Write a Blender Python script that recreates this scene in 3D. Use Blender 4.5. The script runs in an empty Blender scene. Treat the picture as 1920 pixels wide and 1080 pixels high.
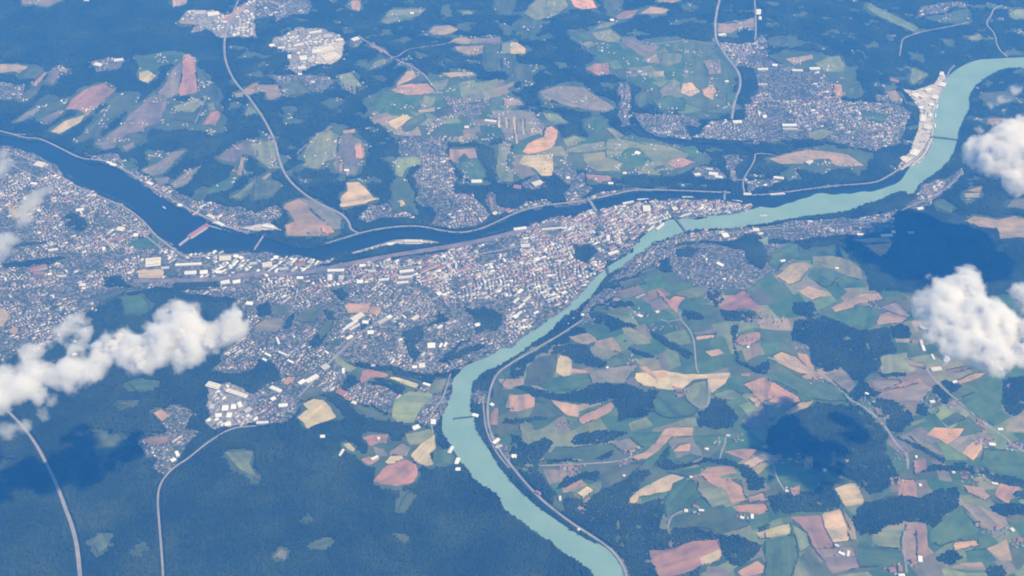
import bpy, bmesh, math, random
import numpy as np
from mathutils import Vector, noise as mnoise
from mathutils.geometry import delaunay_2d_cdt

R = math.radians
scene = bpy.context.scene
random.seed(7); rng = np.random.default_rng(7)

# ------------------------------------------------------------------ camera
FPX = 2637.0            # focal length in survey units (frame is 1920 x 1080)
DEP = R(38.0)           # looking down
ALT = 7300.0            # metres above the rivers
cam_data = bpy.data.cameras.new('camera')
cam_data.sensor_width = 36.0
cam_data.lens = 36.0 * FPX / 1920.0
cam_data.clip_start = 10.0
cam_data.clip_end = 90000.0
cam = bpy.data.objects.new('camera', cam_data)
cam.location = (0, 0, ALT)
cam.rotation_euler = (math.pi / 2 - DEP, 0, 0)
scene.collection.objects.link(cam)
scene.camera = cam

# ------------------------------------------------------------------ light
SUN_TO = Vector((0.69, -0.20, 1.0)).normalized()      # towards the sun: from the right, a little behind the camera
sun_elev = math.asin(SUN_TO.z)
sun_az = math.atan2(SUN_TO.x, SUN_TO.y)
world = bpy.data.worlds.new('World'); scene.world = world; world.use_nodes = True
wn = world.node_tree; wn.nodes.clear()
sky = wn.nodes.new('ShaderNodeTexSky'); sky.sky_type = 'NISHITA'; sky.sun_disc = False
sky.sun_elevation = sun_elev; sky.sun_rotation = sun_az
sky.altitude = 1500; sky.air_density = 1.0; sky.dust_density = 0.6; sky.ozone_density = 1.0
bg = wn.nodes.new('ShaderNodeBackground'); bg.inputs['Strength'].default_value = 0.135
wo = wn.nodes.new('ShaderNodeOutputWorld')
wn.links.new(sky.outputs[0], bg.inputs[0]); wn.links.new(bg.outputs[0], wo.inputs[0])
sun_data = bpy.data.lights.new('sun', 'SUN'); sun_data.energy = 4.8; sun_data.angle = R(0.53)
sun_data.color = (1.0, 0.975, 0.945)
sun = bpy.data.objects.new('sun', sun_data)
sun.rotation_euler = SUN_TO.to_track_quat('Z', 'Y').to_euler()
sun.location = (4000, 0, 12000)
scene.collection.objects.link(sun)

vs = scene.view_settings
vs.view_transform = 'Standard'; vs.look = 'None'; vs.gamma = 1.0; vs.use_curve_mapping = False
vs.exposure = -0.06
HAZE_DENSITY = 0.000052
HAZE_COLOR = (0.055, 0.335, 1.0)
scene.cycles.use_denoising = True
scene.cycles.max_bounces = 16
scene.cycles.volume_bounces = 16
scene.cycles.use_adaptive_sampling = True
scene.cycles.filter_width = 1.8
# traced ground pattern: one block per map sheet (column,row), sheet units are quarter survey units
# letters: colour of the ground cover
FIELDS = {
(0,0): """
B 140,-90 470,-90 470,0 430,15 370,45 310,50 250,30 170,35
T 1285,-60 1400,-60 1400,25 1300,60
P 1340,150 1480,175 1480,195 1350,175
P 1660,180 1690,120 1740,100 1850,20 1840,70 1720,170
T -120,470 130,485 210,500 170,570 110,540 -120,560
D 130,570 210,500 300,510 330,540 250,590
P 235,640 330,545 355,545 320,600 270,650
B 330,610 380,530 425,500 450,530 400,630
T 425,495 450,510 520,520 500,555 440,540
D 130,760 180,690 300,670 280,710 170,760
G 1045,420 1380,395 1370,430 1200,500 1180,560 1050,530
Y 1045,540 1110,530 1180,570 1110,630 1045,600
B 1230,640 1300,520 1370,450 1360,620 1340,700 1260,740 1180,700
P 1375,410 1420,405 1460,440 1480,660 1505,690 1350,720 1340,690 1370,570 1360,530
D 1480,520 1540,550 1640,700 1640,750 1520,760 1480,660
L 1300,800 1480,740 1540,770 1500,850 1420,840 1330,830
D 1310,850 1450,850 1540,770 1580,770 1560,850 1480,930 1310,900
P 1520,940 1580,840 1640,830 1660,870 1620,940
L 1560,780 1600,770 1620,830 1570,850
D 270,790 370,720 510,740 480,800 330,900 350,820
B 100,920 200,840 290,800 300,830 140,925
B 300,900 440,830 490,840 350,935
R 490,820 540,740 640,670 770,620 830,660 880,670 800,740 700,820 650,870 620,840 580,820
Y 385,985 480,910 640,860 600,920 440,1005
D 560,1060 700,930 760,870 850,740 900,700 1040,710 1010,790 880,860 780,950 720,1030
B 1040,810 1120,730 1200,710 1250,740 1240,830 1200,920 1080,960 1100,990 960,1010 880,1080 710,1080 830,1000 920,940 970,860
D 920,1050 1060,1000 1110,980 1050,1080 900,1090
T 1760,700 1830,690 1820,730 1770,735
P 1820,680 1900,630 1930,620 1930,700 1870,710
L 1830,870 1870,790 1920,830 1920,850
""",
(1,0): """
D 190,640 330,610 420,700 230,720 190,690
T 0,640 170,640 190,690 190,720 90,760 70,690 0,690
L 600,570 720,540 800,650 760,660 640,620
P 710,20 760,-40 790,-40 780,80 720,70
L 940,160 1000,80 1250,60 1240,110 1170,130 1080,150 990,185
T 1300,240 1330,200 1450,190 1520,220 1430,265 1320,265
P 850,320 960,370 1000,410 940,400 860,350
L 840,530 880,470 940,440 1030,450 940,490
T 1450,320 1500,285 1580,280 1620,310 1600,330
B 1600,290 1830,280 1840,330 1620,330
T 1490,350 1710,340 1700,400 1600,420 1510,380
L 1840,330 1930,310 1930,410 1840,400
D 1720,380 1840,330 1830,400 1840,530 1730,520
D 1840,430 1930,410 1930,560 1850,530
T 1400,550 1500,540 1620,540 1660,570 1550,570 1450,580
L 1300,620 1450,590 1440,640 1390,680 1330,660
T 1050,630 1130,540 1180,530 1200,580 1150,610 1070,640
D 1150,615 1250,570 1290,620 1160,630
P 1005,680 1110,640 1290,630 1340,690 1240,715 1130,715 1050,700
G 890,760 960,710 1130,720 1240,730 1220,800 1060,820 930,860 900,830
L 1230,800 1260,720 1350,730 1330,790 1290,820
T 1210,830 1340,810 1340,840 1230,850
Y 990,920 1130,860 1160,890 1110,930 1050,970 1010,950
D 1090,960 1160,900 1260,860 1280,900 1180,980 1120,990
D 1300,850 1470,800 1490,850 1370,890
T 1690,900 1800,910 1810,940 1700,930
T 500,1000 540,950 585,940 570,970 520,1005
P 655,980 745,965 740,990 690,1010 655,1000
T 1510,1050 1590,1000 1620,1030 1530,1070
D 1640,1000 1720,980 1750,1060 1660,1070
D -10,1050 80,1020 150,1050 120,1080 -10,1080
L 1530,90 1600,80 1640,110 1560,110
D 1790,20 1920,-40 1920,120 1830,110
""",
(2,0): """
L 80,110 160,20 260,-60 400,-60 420,50 340,110 250,140 180,150
O 400,-80 570,-80 640,60 540,75 470,50
D 0,220 60,160 210,160 200,230 150,290 100,250
R 760,130 850,80 960,70 900,130 800,150
T 960,100 1040,50 1170,70 1150,100 990,110
L 600,220 700,170 760,170 850,150 700,210
P 1060,-60 1260,-60 1260,5 1200,20 1100,15
D 700,20 790,-60 830,40 740,120
G 420,250 560,240 600,300 540,330
L 600,250 740,220 810,280 810,320 720,320 640,300
L 530,320 600,310 640,340 560,380
B 820,290 900,280 1000,340 1120,350 1060,390 960,420 900,370 830,330
T 1000,450 1080,410 1110,450 1110,480 1020,480
L 1130,400 1280,400 1260,470 1150,510 1120,490
R 550,520 620,480 730,470 730,560 640,565
Y 1060,540 1140,535 1140,575 1070,580
D 1120,340 1320,310 1480,340 1600,480 1620,610 1600,850 1480,850 1300,780 1260,640 1280,560 1350,500 1280,420
B 1430,460 1560,450 1570,560 1480,560
Y 1265,700 1280,630 1350,620 1410,690 1340,730
O 1420,680 1500,640 1540,690 1490,750 1440,720
B 1100,680 1180,620 1260,640 1220,720 1130,730
D 960,700 1010,690 1000,790 950,800
G 1060,760 1200,720 1300,760 1290,830 1100,830
B 210,690 370,640 540,660 620,710 760,800 770,830 580,830 440,800 240,740
D 220,760 300,765 420,805 260,790
T -60,740 50,745 90,790 -60,800
D -10,500 150,490 140,600 110,640 -10,560
Y -10,320 40,320 110,370 100,405 -10,405
B -160,830 70,830 150,850 250,940 230,1000 60,1060 -40,1060
Y -110,880 -90,880 -85,960 -105,960
Y -55,880 -30,885 -20,970 -45,970
Y 5,885 25,880 45,1080 25,1080
Y 70,890 95,900 100,1010 80,1020
Y 145,965 160,965 160,1000 145,1000
Y 195,960 220,970 215,1000 200,1005
O 80,1140 120,1080 240,1030 250,960 300,950 350,990 340,1040 320,1090 280,1120 200,1145 120,1160
L 220,840 340,860 420,920 330,930 250,890
G 540,900 640,870 710,900 690,990 600,1010 540,960
B 700,960 760,970 840,1020 780,1040
T 1540,180 1700,175 1810,130 1820,200 1700,210 1640,250 1550,240
L 720,1050 800,1040 900,1060 1000,1090 720,1090
""",
(3,0): """
L 740,50 770,20 820,60 960,120 1130,210 1090,235 980,190 800,110
D 1180,140 1320,110 1500,60 1520,170 1320,170
L 1810,100 1860,70 2020,70 2020,150 1830,140
L 1500,280 1590,255 1590,300 1520,300
D 0,290 90,270 150,310 80,350 0,340
T 130,440 330,410 340,440 200,490
L 340,480 440,430 540,420 580,500 560,540 430,540
D 600,660 680,630 690,720 620,720
P 490,630 550,640 560,720 510,740
T 890,690 960,680 1000,740 920,770
L 300,1000 420,970 500,1000 400,1060 310,1040
L 1070,600 1080,510 1200,560 1150,600 1090,640
G 700,830 900,860 860,930 700,900
D 1600,700 1800,690 1840,760 1640,800
P 1650,890 1760,890 1700,940 1640,930
""",
(0,1): """
T 55,460 90,450 120,500 270,400 300,440 130,560 90,550
G 960,780 980,730 1130,700 1210,720 1110,790
Y 1030,950 1200,940 1280,950 1200,1010 1040,1010
D 1220,900 1330,940 1320,1000 1240,990
D 1090,60 1240,45 1220,90 1130,130
B 1060,200 1190,140 1290,60 1400,40 1330,120 1220,220 1130,240
B 1160,260 1280,250 1260,300 1180,310
B 1280,300 1370,230 1530,150 1440,240 1420,290 1310,340
G 920,140 1020,130 1010,180 940,180
G 1580,340 1680,280 1780,260 1720,330 1560,370
L 1730,400 1790,370 1900,270 1930,250 1930,300 1860,350 1800,410
B 1620,110 1740,30 1860,-30 1930,-30 1930,100 1830,80 1760,140
T 1770,230 1790,170 1810,100 1835,110 1830,190 1810,240
B 720,0 870,-20 860,30 780,40
B 920,20 1000,-10 1010,30 940,60
D 1440,420 1520,330 1560,340 1500,430
""",
(1,1): """
T 205,480 220,450 320,410 380,450 430,520 520,590 600,660 540,690 350,690 230,690 220,610 290,580 240,500
B 330,410 480,440 560,490 640,560 640,640 590,650 520,590 430,510 380,450
O 220,620 290,580 340,600 330,680 240,690
O 480,620 560,620 590,660 540,690 500,670
Y 630,460 640,390 690,350 680,290 770,285 820,330 880,400 930,415 800,450 640,475
L 350,90 390,10 460,-80 560,-110 620,-60 610,60 600,110 520,130 470,190 400,180
B 620,-60 710,-80 800,-20 800,100 780,150 750,230 660,230 600,210 580,150 600,110 615,60
O 740,0 800,0 825,90 790,120 745,110
O 625,150 655,140 655,210 630,215
L -60,0 130,-20 150,100 190,180 100,190 0,110
D -20,260 90,270 190,300 150,370 -20,430
T 40,260 100,215 115,225 70,270
L 1040,130 1060,100 1220,100 1240,150 1130,180 1100,260 1050,240
T 1450,40 1560,40 1640,30 1660,110 1600,110 1560,70 1520,110 1520,150 1450,120
G 1540,140 1640,120 1690,180 1720,240 1620,280 1560,240
Y 1060,430 1100,420 1130,460 1090,480
G 1090,480 1150,460 1180,510 1110,500
L 1820,0 1930,0 1910,30 1880,100 1870,170 1930,220 1930,290 1830,280 1800,200
D 120,150 200,90 240,120 190,180
""",
(2,1): """
O 90,60 110,20 180,-30 330,-30 300,30 220,60 130,75
Y 50,150 90,90 300,80 310,180 300,240 220,240 160,180
L 400,70 420,40 560,0 700,-20 700,40 520,70
L 530,80 700,60 710,100 850,150 780,200 650,210 580,180 540,120
L 700,-10 1000,-10 1200,30 1330,80 1280,130 1180,150 1040,190 980,170 1050,130 960,40 880,30 800,100 710,100
P 1170,160 1190,120 1280,110 1380,140 1330,150 1280,180 1220,185
T 1080,195 1180,180 1180,205 1090,210
R 540,230 740,240 750,280 640,290 560,260
L 1840,720 1920,700 1920,760 1850,740
L 380,-30 460,-60 560,-30 420,30
G 960,960 1060,900 1090,960 1010,1000
D 800,1040 960,1000 1000,1050 840,1090
""",
(3,1): """
T 0,110 130,80 290,40 380,50 600,80 720,165 560,170 500,160 460,110 330,120 260,150 100,150
G 0,900 40,820 160,740 230,760 240,850 140,880 60,950
T 60,1000 180,900 280,890 330,920 240,1030 160,1060
L 330,900 330,850 480,840 580,860 690,930 710,1020 560,980 460,940
G 290,990 340,930 450,930 560,980 520,1010 480,1060 420,1080 360,1040
B 180,1090 250,1020 340,1040 420,1090
G 520,1030 600,1000 720,1030 740,1080 530,1080
T 650,720 900,700 930,740 760,750
O 730,760 930,745 890,820 850,850 800,810
Y 1470,370 1590,370 1580,400 1480,400
R 1490,350 1600,320 1590,362
L 1450,410 1560,405 1500,435
T 1460,580 1560,540 1720,570 1850,540 2020,600 2020,700 1740,720 1720,640 1600,630
B 1790,470 1830,420 2020,410 2020,500
G 1260,420 1400,470 1380,530 1270,480
""",
(0,2): """
T -80,150 40,160 75,215 20,290 -80,300
T 70,340 100,290 140,310 110,360
G 960,700 1160,690 1170,740 1020,770
G 930,80 1060,60 1130,130 1080,200 960,180
D 700,60 860,20 960,10 900,60 760,110
D 850,870 1040,840 1000,890
P 1150,940 1210,910 1280,960 1210,1000
""",
(1,2): """
P 660,130 720,120 860,120 840,190 690,190
O 840,170 880,135 940,150 930,200 880,205
D 120,150 240,120 250,200 130,210
B 0,280 60,240 200,230 190,300 160,340 0,330
D 470,320 520,250 580,240 570,320 480,390
G 540,420 600,380 640,400 620,440
R 780,680 800,620 860,610 1000,650 980,680 860,680 790,720
Y 980,670 1070,670 1230,720 1200,750 1100,720
D 1010,640 1200,680 1260,720 1240,730 1080,670
L 1040,830 1150,780 1320,790 1330,840 1250,880 1210,950 1190,1010 1060,1010 1020,960 1030,870
L 1340,690 1440,680 1400,780 1330,800 1280,780
Y 310,970 390,910 350,870 430,830 510,840 560,900 600,970 530,1000 470,1020 380,1060 360,1010
O 200,720 240,670 300,670 290,710 240,740
D 280,830 400,750 500,740 490,800 360,850
P 1840,730 1880,680 1930,690 1930,760 1850,765
R 1760,960 1790,900 1820,900 1810,1030 1760,1030
B 1870,900 1900,800 1930,800 1930,920
D 330,200 440,150 520,160 440,260 330,260
L 560,480 680,560 760,600 700,640 600,560
D 700,860 900,930 980,980 860,960
""",
(2,2): """
T 420,370 480,360 570,340 620,370 640,400 560,430 480,410
T 630,400 750,370 800,420 830,500 720,460 620,440
L 580,450 620,440 720,460 830,500 780,510 740,540 640,530 590,490
D 110,600 200,520 340,500 330,600 310,680 200,740 100,720
Y 330,640 340,560 370,500 450,540 450,640 410,680
G 200,740 320,680 570,640 580,700 460,780 290,780
B 580,640 740,600 880,580 960,580 890,650 850,710 600,720
T 450,610 560,620 560,640 450,640
Y 930,640 1000,640 1120,620 1290,650 1460,650 1480,680 1360,690 1280,760 1210,770 1120,760 980,740 920,680
O 960,600 1010,590 1100,690 1060,680
O 1060,650 1140,620 1170,660 1120,680
Y 1460,650 1640,640 1600,720 1500,790 1480,760
L 1290,760 1380,710 1460,700 1480,780 1470,880 1430,910 1340,870 1300,820
G 1050,850 1120,780 1210,790 1300,830 1400,920 1360,960 1240,980 1130,970 1070,930
P -20,810 130,800 175,830 170,890 60,930 -20,930
D 180,860 300,870 400,960 250,980 130,960
P 290,840 400,860 510,880 500,970 420,960 340,900
P 510,1010 500,970 620,920 740,860 770,890 740,930 600,1000 540,1030
L 870,1020 1010,970 1060,1040 900,1080
L 70,1080 50,1030 100,1000 160,1040 150,1080
P 1080,15 1110,20 1180,90 1220,60 1310,75 1260,130 1240,190 1190,150 1120,80
Y 920,70 1000,40 1010,60 940,85
B 1030,110 1120,70 1180,150 1060,190
D 720,180 820,140 900,160 860,210 740,200
L 820,300 900,300 1000,350 1050,420 940,430 850,370
O 1380,370 1520,355 1520,380 1390,390
B 1360,340 1530,315 1530,350 1370,365
R 1550,150 1620,80 1740,20 1830,120 1880,190 1760,160 1620,175
R 1670,400 1720,350 1860,330 1870,390 1780,440 1690,430
R 1740,720 1900,670 1960,680 1960,830 1870,870 1780,770
T 1760,820 1840,830 1900,920 1850,910
L 1500,800 1640,760 1730,800 1660,850 1540,830
B 1720,1000 1800,930 1930,930 1930,1060 1780,1050
T -100,690 100,680 90,730 -60,760
L 1250,1000 1370,970 1390,1040 1260,1040
O 1450,480 1550,460 1590,490 1500,520
""",
(3,2): """
P 470,150 560,110 700,50 830,40 870,90 700,120 620,150 520,190
G 370,200 480,190 620,150 730,140 830,150 810,270 740,320 640,290 480,240
T 810,280 830,210 900,180 960,200 1050,230 1000,270
B 850,150 960,110 1080,220 1040,240 960,200
T 230,30 300,-10 440,30 480,60 400,70 340,100
T 30,520 100,480 210,520 300,600 360,650 240,640 150,600 70,560
P 220,490 290,500 370,640 310,610 230,530
G 0,640 130,620 300,700 420,690 540,760 600,850 440,850 300,830 100,720 0,700
B 430,650 560,610 610,650 660,740 600,790 520,730
P 40,700 70,730 230,820 250,860 130,880 0,860 0,790
T 120,930 250,860 340,850 300,900 160,960
B 0,1020 100,960 60,1040 0,1050
L 840,520 1040,490 1050,560 1160,610 1040,640 850,650
T 1030,540 1170,570 1180,610 1060,590
P 870,770 980,720 1140,680 1160,710 1000,750
B 790,690 980,690 1000,720 860,770 780,740
B 780,830 860,790 1160,720 1240,760 1150,850 950,850
P 1420,700 1550,640 1640,640 1550,690 1440,720
L 1430,830 1640,755 1650,770 1440,850
G 1420,860 1700,660 1760,700 1750,920 1830,970 1700,1040 1580,980
T 1780,1050 1920,910 2020,900 2020,1080 1790,1080
B 1330,620 1500,590 1520,610 1380,650
T 950,380 1060,380 1060,410 960,410
L 1190,920 1280,890 1280,930 1210,950
L 1060,1020 1180,980 1190,1000 1080,1040
D 1290,1000 1420,930 1480,990 1350,1040
""",
(0,3): """
L 1690,150 1900,145 1870,240 1920,330 1860,310 1790,270
D 690,820 760,760 820,860 740,920
R 1060,60 1240,30 1300,20 1250,90 1120,110
D 700,20 900,10 940,90 780,180
D 1000,880 1090,870 1040,920
""",
(1,3): """
R 880,370 960,270 1080,190 1200,240 1215,310 1180,380 1050,405 940,390
Y 970,230 1010,180 1100,180 1110,200 1010,250
B 1010,140 1110,80 1160,120 1130,180 1000,170
Y 1160,170 1250,80 1340,20 1350,120 1310,160 1330,250 1280,260 1190,230
L 1120,20 1300,-20 1340,20 1240,90 1150,100
G 1330,150 1450,130 1480,240 1340,230
Y 655,90 700,85 740,130 730,150 690,130
R 780,200 860,180 930,200 880,240 840,250
R 800,40 870,20 990,20 980,80 920,80 860,110
B 880,110 960,130 990,180 900,190
D 390,850 560,810 590,810 480,860
B 130,940 190,880 230,900 220,960
D 1070,600 1100,500 1160,450 1120,540
B -10,330 40,310 30,350 -10,360
D 1085,800 1120,760 1110,830
D 320,680 400,670 390,690
""",
(2,3): """
P 900,190 1000,150 1090,70 1150,-20 1200,-30 1360,-30 1350,40 1200,45 1140,100 1080,160 1000,210 920,215
P 1200,150 1260,100 1340,90 1330,145
B 750,90 880,50 980,130 900,130 850,170
G 220,220 330,110 480,120 620,100 740,90 780,130 620,210 400,200
G 880,10 1130,0 1080,90 980,120 900,60
L 70,0 150,0 170,60 120,105 80,60
T 400,420 520,360 530,390 450,450 410,440
Y 490,460 560,410 610,440 540,510
T 530,520 580,480 600,500 550,545
Y 880,500 960,430 1100,360 1200,320 1290,345 1200,390 1200,440 1080,470 960,490 930,540 890,535
P 1410,320 1470,265 1650,260 1690,310 1560,330 1570,360 1690,340 1720,380 1760,520 1650,540 1600,440 1490,390
L 1400,440 1480,420 1600,450 1640,540 1500,570 1430,490
T 1770,490 1890,460 1910,520 1780,530
R 1650,560 1900,540 1930,600 1850,620 1690,600
Y 1740,240 1880,170 1930,210 1800,270
R 1590,150 1740,130 1860,130 1760,220
R 1020,890 1200,880 1350,820 1540,810 1580,900 1560,970 1420,1010 1350,1050 1120,1120 1040,960
Y 1410,950 1560,880 1570,940 1480,1000 1420,1010
P 1690,1050 1840,970 1890,1010 1880,1060 1740,1100
T 1830,760 1930,740 1930,800 1850,800
G 1160,300 1300,280 1420,260 1410,310 1330,340 1200,315
G 1140,500 1280,360 1400,380 1390,440 1430,490 1330,560 1160,640
D 1180,640 1350,600 1500,580 1690,610 1800,700 1560,780 1480,730 1300,700 1170,710
D 660,330 830,250 1000,230 860,350 680,440
G 1210,210 1340,160 1420,190 1300,250
G 1360,30 1580,20 1590,100 1380,100
B 230,280 380,290 340,380 280,400
D 1640,360 1690,345 1740,420 1700,400
B 1460,1010 1600,1020 1640,1120 1450,1120
""",
(3,3): """
G 70,230 250,190 340,290 430,340 400,400 330,460 240,450 130,420 60,300
T 260,210 335,180 340,270 265,290
P 170,430 240,405 240,470 180,490
Y 500,430 600,390 660,385 690,430 725,540 570,565 540,500
R 170,640 390,630 500,870 340,880 300,770
L 180,690 290,760 320,850 240,900
Y 400,620 540,575 570,640 620,760 600,820 490,830 430,720
T 560,580 640,680 665,810 620,820 590,720
B 340,880 640,870 690,1020 480,1070 410,960
Y -20,740 160,690 180,770 -20,800
G -20,810 200,780 230,920 170,1120 -20,1120
L 180,1120 220,980 300,960 320,1120
D 230,950 310,860 470,1120 340,1120
G 690,780 760,760 800,860 1000,890 1030,1000 880,1010 700,1020 660,880
L 780,860 780,790 880,720 1040,700 1000,790 1000,880
R 1110,720 1180,690 1200,850 1190,950 1120,930
G 1210,760 1320,640 1440,570 1540,680 1620,780 1500,800 1380,830 1300,860 1220,830
R 980,480 980,360 1100,360 1115,490
R 1090,220 1180,200 1190,290 1100,320
O 1190,20 1250,-30 1470,-20 1420,50 1340,95 1290,60
B 1350,95 1440,40 1550,20 1560,60 1440,160
O 1450,160 1530,80 1610,50 1600,130 1540,220
G 1600,220 1620,130 2020,160 2020,360 1700,320 1640,260
T 1460,400 1600,420 1670,490 1640,520 1500,460
P 1700,470 1740,390 1900,420 1830,470 1800,550 1720,500
B 1440,530 1560,550 1780,640 1800,700 1700,760 1600,700
P 1540,690 1590,680 1580,720
P 1385,850 1400,830 1570,815 1580,860 1400,895
T 1640,880 1790,810 1820,930 1830,970 1740,970
T 1370,1020 1440,990 1600,980 1640,1040 1480,1040
D 720,550 900,460 970,450 980,490 880,500
G 1480,900 1640,880 1720,970 1500,980
L 1300,1030 1380,1040 1500,1060 1640,1060 1650,1120 1330,1120
G 1830,90 2020,20 2020,140 1880,130
B 1050,20 1180,60 1330,180 1250,160 1120,90
""",
}
# open meadow country under the lower right fields and smaller meadow clearings (survey units)
MEADOWS = [
 "1085,610 1160,545 1230,515 1350,500 1440,480 1560,465 1650,510 1690,560 2120,540 2260,640 2200,760 2290,900 2240,1060 2260,1190 1190,1190 1150,1010 1060,940 990,880 940,830 925,770 935,700 970,670 1060,630",
 "250,215 330,190 420,200 415,245 330,240 270,235",
 "690,185 790,140 860,150 960,150 965,240 900,270 760,265 700,230",
 "960,265 1040,270 1130,255 1300,275 1330,300 1290,325 1180,330 1120,320 1040,325 960,340",
 "1100,85 1250,70 1370,95 1370,215 1280,220 1230,180 1130,120",
 "740,345 760,340 780,400 740,395",
 "1500,280 1640,290 1620,320 1500,320",
 "1440,105 1490,95 1600,130 1610,180 1560,180 1500,140",
]
# woods standing in the meadow country (sheet units)
WOODS = {
(2,2): """
0,540 60,490 180,460 400,430 560,440 620,510 720,570 700,600 560,590 450,550 430,510 350,490 210,500 100,590 90,670 0,670
130,440 280,350 400,300 540,300 560,330 430,370 420,420
40,750 100,740 250,780 370,790 500,780 640,720 870,720 960,760 1120,770 1060,850 1050,910 920,890 790,930 760,860 720,840 600,880 500,870 410,850 300,840 160,810
690,160 780,100 880,110 920,140 870,150 740,180
540,220 620,180 700,200 850,260 960,290 820,290 760,340 700,290
790,360 870,440 1000,490 1100,540 1020,530 900,480
1010,310 1100,340 1180,400 1360,500 1330,530 1200,470 1080,390
1290,170 1400,190 1440,230 1330,240 1270,200
1560,175 1680,175 1800,190 1880,240 1790,270 1600,250
1640,300 1700,280 1690,420 1640,440 1690,490 1720,560 1930,640 1930,680 1780,610 1690,560
1390,950 1500,830 1600,860 1700,980 1640,1060 1400,1050
790,930 900,890 1060,920 1020,960 880,980 800,1010
-60,985 100,985 250,965 260,985 60,1010 -60,1030
1840,580 1930,550 1930,620 1850,610
1470,0 1560,40 1590,80 1540,140 1460,90
""",
(3,2): """
190,260 430,220 560,270 640,310 780,320 1000,270 1060,300 1060,400 940,380 960,480 850,520 830,640 760,640 700,720 600,680 560,600 420,630 330,560 300,430 180,400
600,820 700,700 780,760 900,830 1080,930 1100,990 1000,1090 0,1090 0,1060 130,960 380,870 580,880
1760,700 2020,640 2020,900 1830,970 1760,900
1250,740 1330,700 1450,740 1380,800 1340,880 1250,840
200,120 330,110 380,200 300,240 190,200
850,560 930,580 930,605 860,600
1120,880 1200,880 1200,960 1130,940
840,645 1030,630 1020,665 850,670
""",
(3,1): """
650,800 800,820 830,860 950,760 1300,520 1920,620 2020,640 2020,1100 760,1100 740,1000 690,900 600,850
""",
(2,3): """
0,20 60,30 120,110 250,35 310,90 280,140 200,240 200,290 260,400 320,430 300,540 220,470 160,310 0,230
340,420 400,340 540,300 660,310 640,360 540,350 400,430
430,80 470,30 600,0 880,0 740,70 600,90 480,110
380,480 480,500 560,540 640,450 860,360 900,310 980,290 1050,310 880,480 880,540 960,540 1120,500 1140,560 1110,720 1300,710 1500,750 1560,790 1700,770 1730,800 1860,850 1840,920 1740,1000 1640,1010 1580,900 1550,820 1350,820 1200,880 1020,890 1040,960 1110,1120 870,1120 800,950 700,860 400,620
1060,250 1140,130 1180,100 1180,200 1240,250 1400,240 1440,210 1600,210 1760,250 1880,360 1880,430 1790,430 1740,340 1660,260 1480,230 1300,270 1140,290
210,230 400,200 500,220 350,240
620,210 760,130 780,150 680,210
1310,965 1380,945 1410,1000 1420,1120 1340,1120 1350,1010
1790,120 1930,130 1930,160 1850,140
1840,720 1930,690 1930,740 1850,745
""",
(3,3): """
10,480 100,460 140,480 400,390 500,370 540,560 420,600 200,610 150,630 30,600
640,700 660,590 720,540 880,500 1110,490 1230,470 1300,430 1420,420 1430,560 1320,620 1260,730 1210,690 1060,680 860,720 850,770 700,770
430,280 560,330 700,400 760,480 880,440 950,380 980,340 880,150 900,-10 0,-10 0,170 100,200 250,180 270,290 430,300
1150,320 1200,270 1400,250 1600,260 1900,360 2020,430 1850,430 1700,380 1500,300 1300,290
1260,950 1330,890 1400,890 1460,940 1380,1000 1280,990
1670,560 1780,540 2020,560 2020,620 1790,640 1700,600
940,30 1150,110 1330,220 1320,240 1130,130
1640,1010 1740,1000 1790,1070 1780,1120 1650,1120
1820,470 1930,440 2020,450 2020,520 1900,520
""",
(1,2): """
390,420 480,340 540,320 500,430 440,450
1100,330 1200,300 1260,300 1250,380 1200,420 1230,500 1190,560 1120,450
1560,150 1620,175 1700,145 1780,175 1840,215 1850,280 1790,330 1720,300 1660,350 1625,300 1650,240 1585,200
1360,555 1440,510 1600,450 1730,425 1700,465 1560,510 1420,555
730,570 800,560 1050,610 1240,680 1320,690 1330,740 1230,690 980,630 760,600
860,680 1000,690 1120,770 1100,800 980,730
200,310 230,240 280,190 290,240 250,310
0,140 90,110 120,200 20,220
500,170 580,180 600,250 530,230
760,260 880,260 860,310 790,320
-20,610 60,640 170,620 160,690 100,720 -20,800
560,20 620,0 700,60 650,110
""",
(0,1): """
500,610 560,560 640,560 640,650 560,650
0,900 200,890 400,850 500,860 400,900 180,930 40,930
60,770 300,740 420,730 300,760 100,790
1000,720 1100,690 1210,680 1120,710
780,1010 900,990 1000,1080 800,1080
1280,1010 1420,1000 1620,1010 1640,1080 1300,1080
480,560 540,520 600,540 560,570
""",
(2,1): """
480,780 560,760 640,800 560,900 470,870
440,760 500,770 480,800
1540,760 1700,740 1760,690 1840,700 1900,780 1920,860 1880,940 1780,900 1740,800
1240,800 1320,770 1400,790 1340,850 1240,850
680,1040 900,1000 960,960 940,1020 800,1080 690,1090
1100,880 1180,860 1200,960 1120,960
""",
}
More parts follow.
